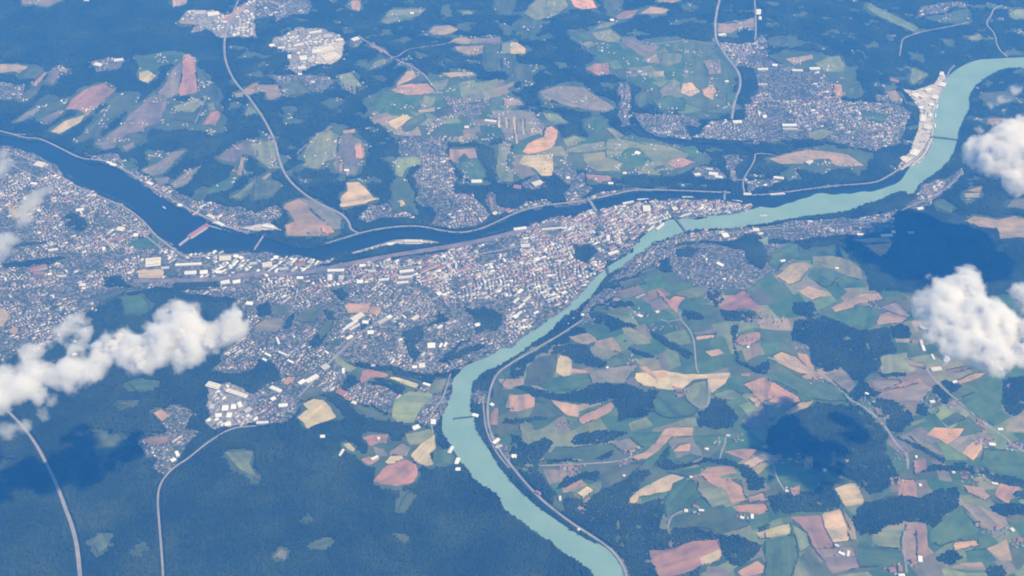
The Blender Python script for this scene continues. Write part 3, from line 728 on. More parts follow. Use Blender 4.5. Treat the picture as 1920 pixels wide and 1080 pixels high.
# landmarks for finding fields (survey units)
PLACES = [
 (60,140,'by the hamlet at upper left'),(160,190,'on the wooded hills left of the big pink field'),(300,140,'around the pink field left of the motorway'),
 (260,250,'on the slope above the dark river'),(380,215,'in the clearing left of the motorway'),(340,320,'on the slope behind the ribbon suburb'),
 (440,320,'in the woods just left of the motorway'),(420,25,'at the works above the motorway'),(480,180,'along the upper motorway'),
 (560,160,'below the bright industrial yard'),(620,290,'in the round clearing right of the motorway'),(590,400,'between motorway and dark river'),
 (700,110,'by the roadside village upper middle'),(760,195,'around the salmon strip upper middle'),(860,85,'near the top middle'),
 (890,130,'above the striped field'),(960,235,'at the striped field'),(670,365,'in the wood clearing above the river bend'),
 (800,300,'beside the two-armed valley town'),(890,315,'right of the two-armed valley town'),(1000,290,'below the orange curved field'),
 (1040,40,'by the orange field at the top edge'),(1180,40,'along the middle of the top edge'),(1060,170,'left of the ribbon village'),
 (1150,75,'on the upland by the dark wood'),(1260,130,'on the pale upland below the upper road'),(1310,170,'by the two cream upland fields'),
 (1150,300,'on the hill above the old town'),(1290,305,'by the hilltop hamlet above the confluence'),(1390,50,'by the trunk road at the top'),
 (1520,115,'above the large suburb'),(1580,180,'inside the large suburb'),(1680,30,'on the wooded plateau top right'),(1820,60,'near the top right corner'),
 (1730,150,'behind the river port'),(1850,220,'by the upper right cloud'),(1520,300,'on the ridge above the confluence'),(1560,500,'south of the riverside suburb'),
 (1640,460,'under the end of the riverside suburb'),(1830,380,'below the upper right cloud'),(1880,420,'in the shade near the right edge'),
 (80,400,'in the western suburb'),(260,455,'south of the dam'),(20,600,'by the left edge above the cloud'),(290,720,'under the left cloud'),
 (540,610,'inside the inner suburb'),(680,580,'behind the inner city sheds'),(720,710,'by the long brown field'),(590,775,'below the ribbon of sheds'),
 (800,760,'on the flat left of the green river'),(660,840,'in the forest left of the river'),(750,880,'around the big brown forest field'),
 (820,850,'beside the river below the pale flat'),(450,860,'in the great forest lower left'),(200,950,'in the forest by the wide cutting'),
 (940,740,'on the inner bank of the green bend'),(1010,760,'by the two bright pink fields'),(1110,660,'on the tan hill above the woods'),
 (1060,690,'right of the river woods'),(1220,700,'on the yellow hilltop'),(1330,720,'right of the yellow hilltop'),(1250,570,'by the forked salmon field'),
 (1200,620,'on the slope below the forked field'),(1310,630,'by the hilltop lane'),(1400,600,'around the tan triangle'),(1400,740,'by the red field right of the hilltop'),
 (1250,790,'in the big green hollow'),(1200,830,'along the curved pink field'),(1060,850,'in the green bay above the river'),(1090,920,'by the wood edge above the river'),
 (1230,920,'on the slope left of the notched field'),(1370,900,'around the notched salmon field'),(1380,940,'by the farm on the brown field'),(1300,1040,'at the bottom by the river woods'),
 (1420,1060,'at the bottom left of the grey slope'),(1400,850,'right of the pink strip'),(1500,560,'left of the big copse'),(1600,580,'by the long salmon field'),
 (1500,700,'on the slope by the country road'),(1470,760,'by the fan-shaped fields'),(1680,690,'left of the lower right cloud'),(1720,740,'by the dark copse under the cloud'),
 (1830,700,'under the lower right cloud'),(1840,760,'on the green slope at right'),(1530,880,'on the green slope under the shadow'),(1590,930,'at the bright cream square'),
 (1550,1000,'on the striped slope at the bottom'),(1460,1040,'left of the striped slope'),(1640,1030,'by the bottom edge farm'),(1710,1000,'by the wavy lane at the bottom'),
 (1710,900,'by the square reddish field'),(1790,830,'by the twin orange fields'),(1880,870,'on the green field at the right edge'),(1860,930,'below the long village'),
 (1850,980,'on the grey slope lower right'),(1800,1030,'at the bottom right'),(1770,990,'in the green bowl lower right'),
]
FORESTS = [
 (250,60,'dark unbroken forest filling the upper left'),(80,230,'dark woods above the broad dark river at left'),(480,300,'dark woods on both sides of the motorway'),
 (720,240,'dark forest belt in the upper middle'),(950,80,'broken woods along the top middle'),(1120,60,'dark wood under the top edge, middle'),(1050,180,'dark forest around the large grey-brown field'),
 (1180,290,'dark wooded hill above the old town'),(1450,60,'dark forest between trunk road and plateau'),(1650,60,'dark forest on the upper right plateau'),
 (1550,320,'dark wooded slope under the confluence ridge'),(1740,90,'dark wood behind the river port'),(1860,250,'dark wood right of the green river'),
 (1760,500,'deep shaded wood below the upper right cloud'),(150,900,'shaded forest under the left cloud'),(600,950,'huge dark forest filling the lower left'),
 (880,620,'woods on the ridge inside the city'),(1030,700,'woods on the right bank of the green bend'),(1180,740,'long wood below the tan hill'),
 (1300,620,'thin wood strips by the hilltop lane'),(1600,640,'big wood left of the lower right cloud'),(1540,830,'large shaded wood in the lower right'),
 (1150,960,'wood sloping to the river at the bottom'),(1370,880,'curling wood strip around the notched field'),(1700,960,'broad wood above the bottom right farms'),
 (1520,930,'wood below the green slope'),(1870,760,'wood at the right edge below the cloud'),(1380,1030,'wood at the bottom near the grey-brown field'),
 (1830,900,'treeline above the long village'),(420,760,'woods around the far works lower left'),
]
# ------------------------------------------------------------------ survey -> ground
SD, CD = math.sin(DEP), math.cos(DEP)
def ray(u, v):
    cx = (np.asarray(u, float) - 960.0) / FPX; cy = (np.asarray(v, float) - 540.0) / FPX
    return np.stack([cx, CD - cy * SD, -SD - cy * CD], -1)
def at_height(u, v, z):
    d = ray(u, v); t = (z - ALT) / d[..., 2]
    return d[..., 0] * t, d[..., 1] * t
def to_survey(x, y, z):
    dz = z - ALT
    depth = y * CD - dz * SD
    return 960.0 + FPX * x / depth, 540.0 + FPX * (-(y * SD + dz * CD)) / depth
def px_scale(u, v):                      # metres per survey unit across the view
    d = ray(u, v); return float(-ALT / d[2] / FPX)

def pts(s):
    return np.array([[float(c) for c in p.split(',')] for p in s.split()], float)
def sheet(key, p):
    return p / 4.0 + np.array([key[0] * 480.0, key[1] * 270.0])

def chaikin(p, n=1, closed=True):
    for _ in range(n):
        if closed:
            q = np.roll(p, -1, 0); p = np.stack([p * .75 + q * .25, p * .25 + q * .75], 1).reshape(-1, 2)
        else:
            a, b = p[:-1], p[1:]
            m = np.stack([a * .75 + b * .25, a * .25 + b * .75], 1).reshape(-1, 2)
            p = np.vstack([p[:1], m, p[-1:]])
    return p

# ------------------------------------------------------------------ relief
river_px = [chaikin(pts(DANUBE), 1), chaikin(pts(INN), 1)]
river_w = []
for p in river_px:
    x, y = at_height(p[:, 0], p[:, 1], 0.0); river_w.append(np.stack([x, y], 1))
st = pts(STREAM); sx, sy = at_height(st[:, 0], st[:, 1], 0.0); stream_w = chaikin(np.stack([sx, sy], 1), 2, False)

def resample(p, step, closed=True):
    q = np.vstack([p, p[:1]]) if closed else p
    out = []
    for a, b in zip(q[:-1], q[1:]):
        n = max(1, int(math.ceil(np.hypot(*(b - a)) / step)))
        for k in range(n): out.append(a + (b - a) * k / n)
    if not closed: out.append(q[-1])
    return np.array(out)

X0, X1, Y0, Y1 = -8400.0, 8400.0, 4900.0, 17000.0
HC = 60.0
hx = np.arange(X0, X1 + 1, HC); hy = np.arange(Y0, Y1 + 1, HC)
gx, gy = np.meshgrid(hx, hy)

def inside(poly, x, y):
    r = np.zeros(x.shape, bool)
    n = len(poly)
    for i in range(n):
        x1, y1 = poly[i]; x2, y2 = poly[(i + 1) % n]
        if y1 == y2: continue
        c = ((y1 > y) != (y2 > y)) & (x < (x2 - x1) * (y - y1) / (y2 - y1) + x1)
        r ^= c
    return r

shore = np.vstack([resample(p, 130)[::1] for p in river_w] + [resample(stream_w, 90, False)])
d2 = np.full(gx.shape, 1e12)
for k in range(0, len(shore), 16):
    s = shore[k:k + 16]
    d2 = np.minimum(d2, ((gx[..., None] - s[:, 0]) ** 2 + (gy[..., None] - s[:, 1]) ** 2).min(-1))
dist = np.sqrt(d2)
for p in river_w: dist[inside(p, gx, gy)] = 0.0
ramp = 1.0 - np.exp(-(np.maximum(dist - 60, 0) / 620.0) ** 1.6)
def swell(x, y):
    return (26 * np.sin(x / 610 + 1.3 * np.sin(y / 900)) * np.cos(y / 740 + .8 * np.sin(x / 1100)) + 20 * np.sin(x / 330 + y / 410 + 1.0) * np.sin(y / 380 - x / 900)
            + 9 * np.sin(x / 190 + 2 * np.sin(y / 260)) * np.sin(y / 210 + 1.5))
HGT = ramp * (72 + 1.5 * swell(gx, gy))
HGT = np.maximum(HGT, 0)
def hgt(x, y):
    fx = np.clip((np.asarray(x, float) - X0) / HC, 0, len(hx) - 1.001); fy = np.clip((np.asarray(y, float) - Y0) / HC, 0, len(hy) - 1.001)
    i = fx.astype(int); j = fy.astype(int); a = fx - i; b = fy - j
    return (HGT[j, i] * (1 - a) + HGT[j, i + 1] * a) * (1 - b) + (HGT[j + 1, i] * (1 - a) + HGT[j + 1, i + 1] * a) * b
def ground(p):
    u, v = p[..., 0], p[..., 1]
    z = np.zeros(u.shape)
    for _ in range(9):
        x, y = at_height(u, v, z); z = z * .3 + hgt(x, y) * .7
    return np.stack([x, y], -1)
def gpt(u, v):
    w = ground(np.array([[u, v]], float))[0]; return float(w[0]), float(w[1])

# ------------------------------------------------------------------ land use raster (8 m cells)
CELL = 8.0
NX = int((X1 - X0) / CELL); NY = int((Y1 - Y0) / CELL)
cellx = X0 + (np.arange(NX) + .5) * CELL; celly = Y0 + (np.arange(NY) + .5) * CELL
USE = np.zeros((NY, NX), np.int16)        # 0 wood, 1 open, 2 water, 3 road, 10+ built-up
LEV = np.zeros((NY, NX), np.int8)
STEP = 1.3                                 # metres between sheets laid over each other
def cells(poly):
    i0 = max(0, int((poly[:, 0].min() - X0) / CELL) - 1); i1 = min(NX, int((poly[:, 0].max() - X0) / CELL) + 2)
    j0 = max(0, int((poly[:, 1].min() - Y0) / CELL) - 1); j1 = min(NY, int((poly[:, 1].max() - Y0) / CELL) + 2)
    if i1 <= i0 or j1 <= j0: return None
    m = np.zeros((j1 - j0, i1 - i0), bool)
    ya, xa = poly[:, 1], poly[:, 0]; yb, xb = np.roll(ya, -1), np.roll(xa, -1)
    xs_ = cellx[i0:i1]
    for r_ in range(j1 - j0):
        y = celly[j0 + r_]; k = (ya > y) != (yb > y)
        if not k.any(): continue
        xc = np.sort(xa[k] + (y - ya[k]) * (xb[k] - xa[k]) / (yb[k] - ya[k]))
        m[r_] = (np.searchsorted(xc, xs_) % 2) == 1
    return slice(j0, j1), slice(i0, i1), m
def stamp(poly, use, lift=True):
    c = cells(poly)
    if c is None or not c[2].any(): return 1
    js, is_, m = c
    lev = int(LEV[js, is_][m].max()) + 1
    if use is not None: USE[js, is_][m] = use
    if lift: LEV[js, is_][m] = lev
    return lev
def at_cell(arr, x, y):
    i = np.clip(((np.asarray(x) - X0) / CELL).astype(int), 0, NX - 1); j = np.clip(((np.asarray(y) - Y0) / CELL).astype(int), 0, NY - 1)
    return arr[j, i]

# ------------------------------------------------------------------ materials
def new_mat(name):
    m = bpy.data.materials.new(name); m.use_nodes = True
    nt = m.node_tree; nt.nodes.clear()
    out = nt.nodes.new('ShaderNodeOutputMaterial'); b = nt.nodes.new('ShaderNodeBsdfPrincipled')
    nt.links.new(b.outputs[0], out.inputs[0])
    b.inputs['Roughness'].default_value = .9
    b.inputs['Specular IOR Level'].default_value = .15
    return m, nt, b
def ntex(nt, scale, detail=4, rough=.6, coord='Object', vec=None):
    if vec is None:
        tc = nt.nodes.new('ShaderNodeTexCoord'); vec = tc.outputs[coord]
    t = nt.nodes.new('ShaderNodeTexNoise'); t.inputs['Scale'].default_value = scale
    t.inputs['Detail'].default_value = detail; t.inputs['Roughness'].default_value = rough
    nt.links.new(vec, t.inputs['Vector']); return t
def ramp_node(nt, src, stops):
    r = nt.nodes.new('ShaderNodeValToRGB'); e = r.color_ramp.elements
    while len(e) < len(stops): e.new(.5)
    for k, (p, c) in enumerate(stops):
        e[k].position = p; e[k].color = (*c, 1)
    nt.links.new(src, r.inputs[0]); return r
def mottled(name, c1, c2, scale, rough=.9, lo=.35, hi=.65, detail=4):
    m, nt, b = new_mat(name)
    t = ntex(nt, scale, detail)
    r = ramp_node(nt, t.outputs['Fac'], [(lo, c1), (hi, c2)])
    nt.links.new(r.outputs[0], b.inputs['Base Color']); b.inputs['Roughness'].default_value = rough
    return m
def mixc(nt, a, b_, fac, mode='MULTIPLY'):
    n = nt.nodes.new('ShaderNodeMix'); n.data_type = 'RGBA'; n.blend_type = mode
    for s, v in ((n.inputs[6], a), (n.inputs[7], b_), (n.inputs[0], fac)):
        if isinstance(v, (int, float)): s.default_value = v
        elif isinstance(v, tuple): s.default_value = (*v, 1)
        else: nt.links.new(v, s)
    return n.outputs[2]

M = {}
M['forest_floor'] = mottled('forest_floor', (.020, .036, .016), (.040, .062, .024), .004, detail=8)
def tree_mat(name, cols):
    m, nt, b = new_mat(name)
    g = nt.nodes.new('ShaderNodeNewGeometry')
    t1 = ntex(nt, .0028, 5, .62, vec=g.outputs['Position'])
    t2 = ntex(nt, .05, 2, .5, vec=g.outputs['Position'])
    r1 = ramp_node(nt, t1.outputs['Fac'], [(.30, cols[0]), (.50, cols[1]), (.70, cols[2])])
    r2 = ramp_node(nt, t2.outputs['Fac'], [(.3, (.62, .62, .62)), (.7, (1.35, 1.35, 1.35))])
    nt.links.new(mixc(nt, r1.outputs[0], r2.outputs[0], 1.0), b.inputs['Base Color'])
    b.inputs['Roughness'].default_value = .85
    return m
M['leaves'] = tree_mat('forest_leaves', ((.017, .035, .015), (.029, .054, .020), (.054, .084, .030)))
M['garden_leaves'] = tree_mat('garden_leaves', ((.03, .055, .02), (.045, .08, .028), (.06, .095, .035)))
M['meadow'] = mottled('meadow_grass', (.055, .092, .036), (.105, .145, .058), .006, lo=.32, hi=.68, detail=8)

# fields: colour and row direction come from the object
m, nt, b = new_mat('field_soil')
oi = nt.nodes.new('ShaderNodeObjectInfo'); tc = nt.nodes.new('ShaderNodeTexCoord')
ang = nt.nodes.new('ShaderNodeMath'); ang.operation = 'MULTIPLY'; ang.inputs[1].default_value = math.pi
nt.links.new(oi.outputs['Alpha'], ang.inputs[0])
rot = nt.nodes.new('ShaderNodeVectorRotate'); rot.rotation_type = 'Z_AXIS'
nt.links.new(tc.outputs['Object'], rot.inputs['Vector']); nt.links.new(ang.outputs[0], rot.inputs['Angle'])
offs = nt.nodes.new('ShaderNodeVectorMath'); offs.operation = 'ADD'
sc_ = nt.nodes.new('ShaderNodeMath'); sc_.operation = 'MULTIPLY'; sc_.inputs[1].default_value = 5000
nt.links.new(oi.outputs['Random'], sc_.inputs[0])
nt.links.new(rot.outputs[0], offs.inputs[0]); nt.links.new(sc_.outputs[0], offs.inputs[1])
stretch = nt.nodes.new('ShaderNodeVectorMath'); stretch.operation = 'MULTIPLY'; stretch.inputs[1].default_value = (1, .06, 1)
nt.links.new(offs.outputs[0], stretch.inputs[0])
rows = ntex(nt, .035, 2, .5, vec=stretch.outputs[0]); bands = ntex(nt, .011, 1, .4, vec=stretch.outputs[0])
blot = ntex(nt, .010, 5, .6, vec=offs.outputs[0])
r1 = ramp_node(nt, rows.outputs['Fac'], [(.3, (.86, .87, .86)), (.7, (1.12, 1.11, 1.10))])
r2 = ramp_node(nt, blot.outputs['Fac'], [(.30, (.64, .72, .70)), (.5, (1, 1, 1)), (.70, (1.22, 1.16, 1.1))])
r3 = ramp_node(nt, bands.outputs['Fac'], [(.38, (.80, .84, .84)), (.46, (1, 1, 1)), (.56, (1.02, 1, .98)), (.62, (1.16, 1.10, 1.04))])
c = mixc(nt, oi.outputs['Color'], r1.outputs[0], 1.0); c = mixc(nt, c, r2.outputs[0], 1.0); c = mixc(nt, c, r3.outputs[0], 1.0)
nt.links.new(c, b.inputs['Base Color'])
M['field'] = m

m, nt, b = new_mat('town_ground')
t1 = ntex(nt, .035, 5, .7); t2 = ntex(nt, .006, 3, .5)
r1 = ramp_node(nt, t1.outputs['Fac'], [(.42, (.055, .085, .040)), (.52, (.15, .15, .135)), (.62, (.29, .28, .285))])
r2 = ramp_node(nt, t2.outputs['Fac'], [(.35, (.8, .85, .8)), (.65, (1.1, 1.08, 1.1))])
nt.links.new(mixc(nt, r1.outputs[0], r2.outputs[0], 1.0), b.inputs['Base Color'])
M['town'] = m
M['yard'] = mottled('concrete_yard', (.13, .14, .12), (.38, .37, .37), .03, detail=6)
M['gravel'] = mottled('pale_gravel', (.34, .335, .33), (.60, .57, .53), .025, detail=6)
M['road'] = mottled('road_surface', (.24, .24, .245), (.34, .335, .33), .01)
M['rail'] = mottled('railway_ballast', (.15, .14, .15), (.26, .23, .24), .01)
def water_mat(name, c1, c2, rough, scale):
    m, nt, b = new_mat(name)
    t = ntex(nt, scale, 7, .62)
    r = ramp_node(nt, t.outputs['Fac'], [(.32, c1), (.68, c2)])
    nt.links.new(r.outputs[0], b.inputs['Base Color'])
    b.inputs['Roughness'].default_value = rough; b.inputs['Specular IOR Level'].default_value = .4; b.inputs['IOR'].default_value = 1.33
    bt = ntex(nt, .08, 3, .6); bp = nt.nodes.new('ShaderNodeBump'); bp.inputs['Strength'].default_value = .25; bp.inputs['Distance'].default_value = .6
    nt.links.new(bt.outputs['Fac'], bp.inputs['Height']); nt.links.new(bp.outputs[0], b.inputs['Normal'])
    return m
M['dark_water'] = water_mat('dark_water', (.014, .030, .034), (.020, .038, .040), .30, .002)
M['green_water'] = water_mat('milky_green_water', (.185, .325, .285), (.250, .390, .335), .45, .0032)
def plain(name, col, rough=.8, var=.12, scale=.05):
    return mottled(name, tuple(v * (1 - var) for v in col), tuple(min(.9, v * (1 + var)) for v in col), scale, rough)
M['wall_white'] = plain('white_render', (.62, .62, .62))
M['wall_grey'] = plain('grey_render', (.42, .41, .41))
M['roof_red'] = plain('red_tile', (.34, .17, .13))
M['roof_brown'] = plain('brown_tile', (.23, .15, .13))
M['roof_grey'] = plain('grey_slate', (.24, .24, .27))
M['roof_light'] = plain('pale_metal_roof', (.40, .39, .41))
M['roof_white'] = plain('white_membrane_roof', (.78, .80, .83), var=.06)
M['roof_cream'] = plain('cream_roof', (.70, .67, .60), var=.06)
M['roof_mid'] = plain('grey_membrane_roof', (.50, .49, .50), var=.1)
M['skylight'] = plain('skylight_glazing', (.30, .36, .40), .2)
M['steel_dark'] = plain('dark_steel', (.10, .12, .13), .5)
M['concrete'] = plain('bridge_concrete', (.55, .54, .52))
M['ship_white'] = plain('ship_paint', (.80, .80, .80), .4, .04)
M['ship_hull'] = plain('hull_paint', (.25, .27, .32), .4, .05)
M['dam_red'] = plain('red_brick_roof', (.42, .20, .20))

# ------------------------------------------------------------------ object helpers
col = scene.collection
def tag(o, label=None, cat=None, group=None, kind=None):
    if label: o['label'] = label
    if cat: o['category'] = cat
    if group: o['group'] = group
    if kind: o['kind'] = kind
    return o
def link(name, me, loc=(0, 0, 0), parent=None):
    o = bpy.data.objects.new(name, me); col.objects.link(o); o.location = loc
    if parent is not None: o.parent = parent
    return o
def empty(name, loc, rz=0.0):
    o = bpy.data.objects.new(name, None); o.empty_display_size = 5; col.objects.link(o); o.location = loc; o.rotation_euler = (0, 0, rz); return o
def fast_mesh(name, verts, faces_flat, sizes, mats, midx=None):
    me = bpy.data.meshes.new(name)
    nv = len(verts); nl = len(faces_flat); nf = len(sizes)
    me.vertices.add(nv); me.loops.add(nl); me.polygons.add(nf)
    me.vertices.foreach_set('co', np.asarray(verts, np.float32).ravel())
    me.loops.foreach_set('vertex_index', np.asarray(faces_flat, np.int32))
    starts = np.concatenate([[0], np.cumsum(sizes)[:-1]]).astype(np.int32)
    me.polygons.foreach_set('loop_start', starts)
    for mm in mats: me.materials.append(mm)
    if midx is not None: me.polygons.foreach_set('material_index', np.asarray(midx, np.int32))
    me.update(calc_edges=True)
    return me

def jitter_edge(p, step, amp, scl=47.0):
    q = resample(p, step)
    out = []
    for k, a in enumerate(q):
        n = mnoise.noise_vector(Vector((a[0] / scl, a[1] / scl, 3.1)))
        out.append((a[0] + n.x * amp, a[1] + n.y * amp))
    return np.array(out)

def drape(name, poly, lev, mat, grid=64.0):
    """a sheet of ground following the relief, one object with its origin in its middle"""
    x0, y0 = poly.min(0); x1, y1 = poly.max(0)
    ix = np.arange(math.floor(x0 / grid), math.ceil(x1 / grid) + 1) * grid + 7.0
    iy = np.arange(math.floor(y0 / grid), math.ceil(y1 / grid) + 1) * grid + 5.0
    xx, yy = np.meshgrid(ix, iy); xx = xx.ravel(); yy = yy.ravel()
    k = inside(poly, xx, yy); inner = np.stack([xx[k], yy[k]], 1)
    c = poly.mean(0)
    n = len(poly)
    vs_ = [Vector((a - c[0], b - c[1])) for a, b in poly] + [Vector((a - c[0], b - c[1])) for a, b in inner]
    out = delaunay_2d_cdt(vs_, [], [list(range(n))], 1, 1e-4)
    vv = np.array([[v.x, v.y] for v in out[0]]); ff = out[2]
    if len(ff) == 0: return None
    z = hgt(vv[:, 0] + c[0], vv[:, 1] + c[1]) + lev * STEP
    zc = float(hgt(c[0], c[1]))
    flat = [i for f in ff for i in f]
    me = fast_mesh(name, np.column_stack([vv, z - zc]), flat, [len(f) for f in ff], [mat])
    nz = np.zeros(len(me.polygons) * 3); me.polygons.foreach_get('normal', nz)
    if nz[2::3].mean() < 0: me.flip_normals()
    return link(name, me, (c[0], c[1], zc))

# ------------------------------------------------------------------ labels
NUM = {2: 'two', 3: 'three', 4: 'four', 5: 'five', 6: 'six', 7: 'seven', 8: 'eight', 9: 'nine', 10: 'ten', 11: 'eleven', 12: 'twelve', 13: 'thirteen', 14: 'fourteen', 15: 'fifteen', 16: 'sixteen'}
ORD = ['', 'second', 'third', 'fourth', 'fifth', 'sixth', 'seventh', 'eighth', 'ninth', 'tenth', 'eleventh', 'twelfth', 'thirteenth', 'fourteenth', 'fifteenth']
def name_apart(items):
    """items: (object, label, x). Alike labels are told apart by their order from left to right."""
    by = {}
    for o, l, x in items: by.setdefault(l, []).append((x, o))
    for l, v in by.items():
        if len(v) == 1: v[0][1]['label'] = l; continue
        v.sort(key=lambda p: p[0]); n = len(v)
        for k, (x, o) in enumerate(v):
            w = 'leftmost' if k == 0 else 'rightmost' if k == n - 1 else (ORD[k] if k < len(ORD) else str(k + 1) + 'th') + ' from left'
            s_ = '%s, %s of %s' % (l, w, NUM.get(n, str(n)))
            o['label'] = s_ if len(s_.split()) <= 16 else '%s, %s' % (l, w)
PLX = np.array([(a, b) for a, b, _ in PLACES], float)
def place_of(u, v):
    return PLACES[int(((PLX[:, 0] - u) ** 2 + 2.2 * (PLX[:, 1] - v) ** 2).argmin())][2]

# ================================================================== the setting
# ---- terrain: one sheet to the horizon
gxs = np.concatenate([[-60000, -40000, -26000, -18000, -13000, -10500], np.arange(-8400, 8401, 60), [10500, 13000, 18000, 26000, 40000, 60000]]).astype(float)
gys = np.concatenate([[-30000, -15000, -6000, 0, 3000], np.arange(4900, 16961, 60), [18500, 21000, 26000, 36000, 52000, 80000]]).astype(float)
TX, TY = np.meshgrid(gxs, gys)
TZ = hgt(TX, TY)
nx, ny = len(gxs), len(gys)
idx = np.arange(nx * ny).reshape(ny, nx)
quads = np.stack([idx[:-1, :-1], idx[:-1, 1:], idx[1:, 1:], idx[1:, :-1]], -1).reshape(-1, 4)
me = fast_mesh('ground', np.stack([TX, TY, TZ], -1).reshape(-1, 3), quads.ravel(), np.full(len(quads), 4), [M['forest_floor']])
me.polygons.foreach_set('use_smooth', np.ones(len(me.polygons), bool))
tag(link('ground', me), 'rolling wooded land around the two rivers', 'ground', kind='structure')

# ---- meadow country
MEADOW_W = []
for k, s in enumerate(MEADOWS):
    w = jitter_edge(jitter_edge(ground(pts(s)), 50, 60, 170.0), 40, 22, 45.0)
    lev = stamp(w, 1); MEADOW_W.append(w)
    o = drape('meadow', w, lev, M['meadow'])
    tag(o, 'open green meadow ground ' + ['under the lower right patchwork of fields', 'left of the motorway', 'around the upper middle village', 'on the hill above the old town',
        'on the upland by the trunk road', 'by the two-armed valley town', 'on the ridge above the confluence', 'above the large suburb'][k], 'meadow', kind='structure')

# ---- built-up ground
town_polys = []
for k, (sp, an, kd, phrase, s) in enumerate(TOWNS):
    p = pts(s)
    if len(p) < 3: town_polys.append(None); continue
    w = jitter_edge(jitter_edge(ground(p), 40, 46, 120.0), 30, 16, 35.0)
    lev = stamp(w, 10 + k)
    o = drape('town_ground', w, lev, M['yard'] if kd == 'industrial' and 'freight' not in phrase else M['town'])
    tag(o, 'streets, yards and gardens of ' + phrase, 'town ground', kind='structure')
    town_polys.append(w)

# ---- water
for k, (w, nm, mt, lb) in enumerate(((river_w[0], 'river', 'dark_water', 'broad dark river coming from the left past the dam'), (river_w[1], 'river', 'green_water', 'milky green river winding from the bottom to the right'))):
    q = jitter_edge(w, 30, 5)
    stamp(q, 2, lift=False)
    c = cells(q); LEV[c[0], c[1]][c[2]] = 1
    o = drape(nm, q, 1, M[mt], 150.0)
    tag(o, lb, 'river', kind='structure')

def strip(name, line, width, mat, base=1, lift=True, use=3, taper=None):
    p = chaikin(line, 2, False); p = resample(p, 22, False)
    t = np.gradient(p, axis=0); t /= np.maximum(np.hypot(t[:, 0], t[:, 1]), 1e-6)[:, None]
    n = np.stack([-t[:, 1], t[:, 0]], 1)
    wd = np.full(len(p), width / 2.0) * (1 if taper is None else np.linspace(taper[0], taper[1], len(p)))
    c = p.mean(0)
    lv = np.zeros(len(p))
    rows_ = []
    for f in (-1, -.33, .33, 1):
        q = p + n * (wd * f)[:, None]; rows_.append(q)
        lv = np.maximum(lv, at_cell(LEV, q[:, 0], q[:, 1]))
    lv2 = lv.copy()
    for s_ in (1, 2):
        lv2[s_:] = np.maximum(lv2[s_:], lv[:-s_]); lv2[:-s_] = np.maximum(lv2[:-s_], lv[s_:])
    lv = np.convolve(np.pad(lv2, 2, 'edge'), np.ones(5) / 5, 'valid'); lv = np.maximum(lv, lv2)
    zc = float(hgt(c[0], c[1]))
    V = []
    for q in rows_:
        V.append(np.column_stack([q - c, hgt(q[:, 0], q[:, 1]) + (lv + base) * STEP - zc]))
    m_ = len(p); V = np.vstack(V); F = []
    for r in range(3):
        for i in range(m_ - 1):
            F += [r * m_ + i, r * m_ + i + 1, (r + 1) * m_ + i + 1, (r + 1) * m_ + i]
    me = fast_mesh(name, V, F, np.full(len(F) // 4, 4), [mat])
    o = link(name, me, (c[0], c[1], zc))
    me.flip_normals() if me.polygons[0].normal.z < 0 else None
    if use is not None:
        for k in np.linspace(-1, 1, max(5, int((width + 26) / 6))):
            q = resample(p, 5, False); tt = np.gradient(q, axis=0); tt /= np.maximum(np.hypot(tt[:, 0], tt[:, 1]), 1e-6)[:, None]
            a = q + np.stack([-tt[:, 1], tt[:, 0]], 1) * (k * (width / 2 + 11))
            i = ((a[:, 0] - X0) / CELL).astype(int); j = ((a[:, 1] - Y0) / CELL).astype(int)
            ok = (i >= 0) & (i < NX) & (j >= 0) & (j < NY)
            sel = (USE[j[ok], i[ok]] == 0) | ((USE[j[ok], i[ok]] != 2) & (abs(k) * (width / 2 + 11) < width / 2 + 4))
            USE[j[ok][sel], i[ok][sel]] = use
    return o, p
o, _ = strip('stream', stream_w, 30, M['dark_water'], use=2)
tag(o, 'small dark side stream winding down to the confluence', 'stream', kind='structure')

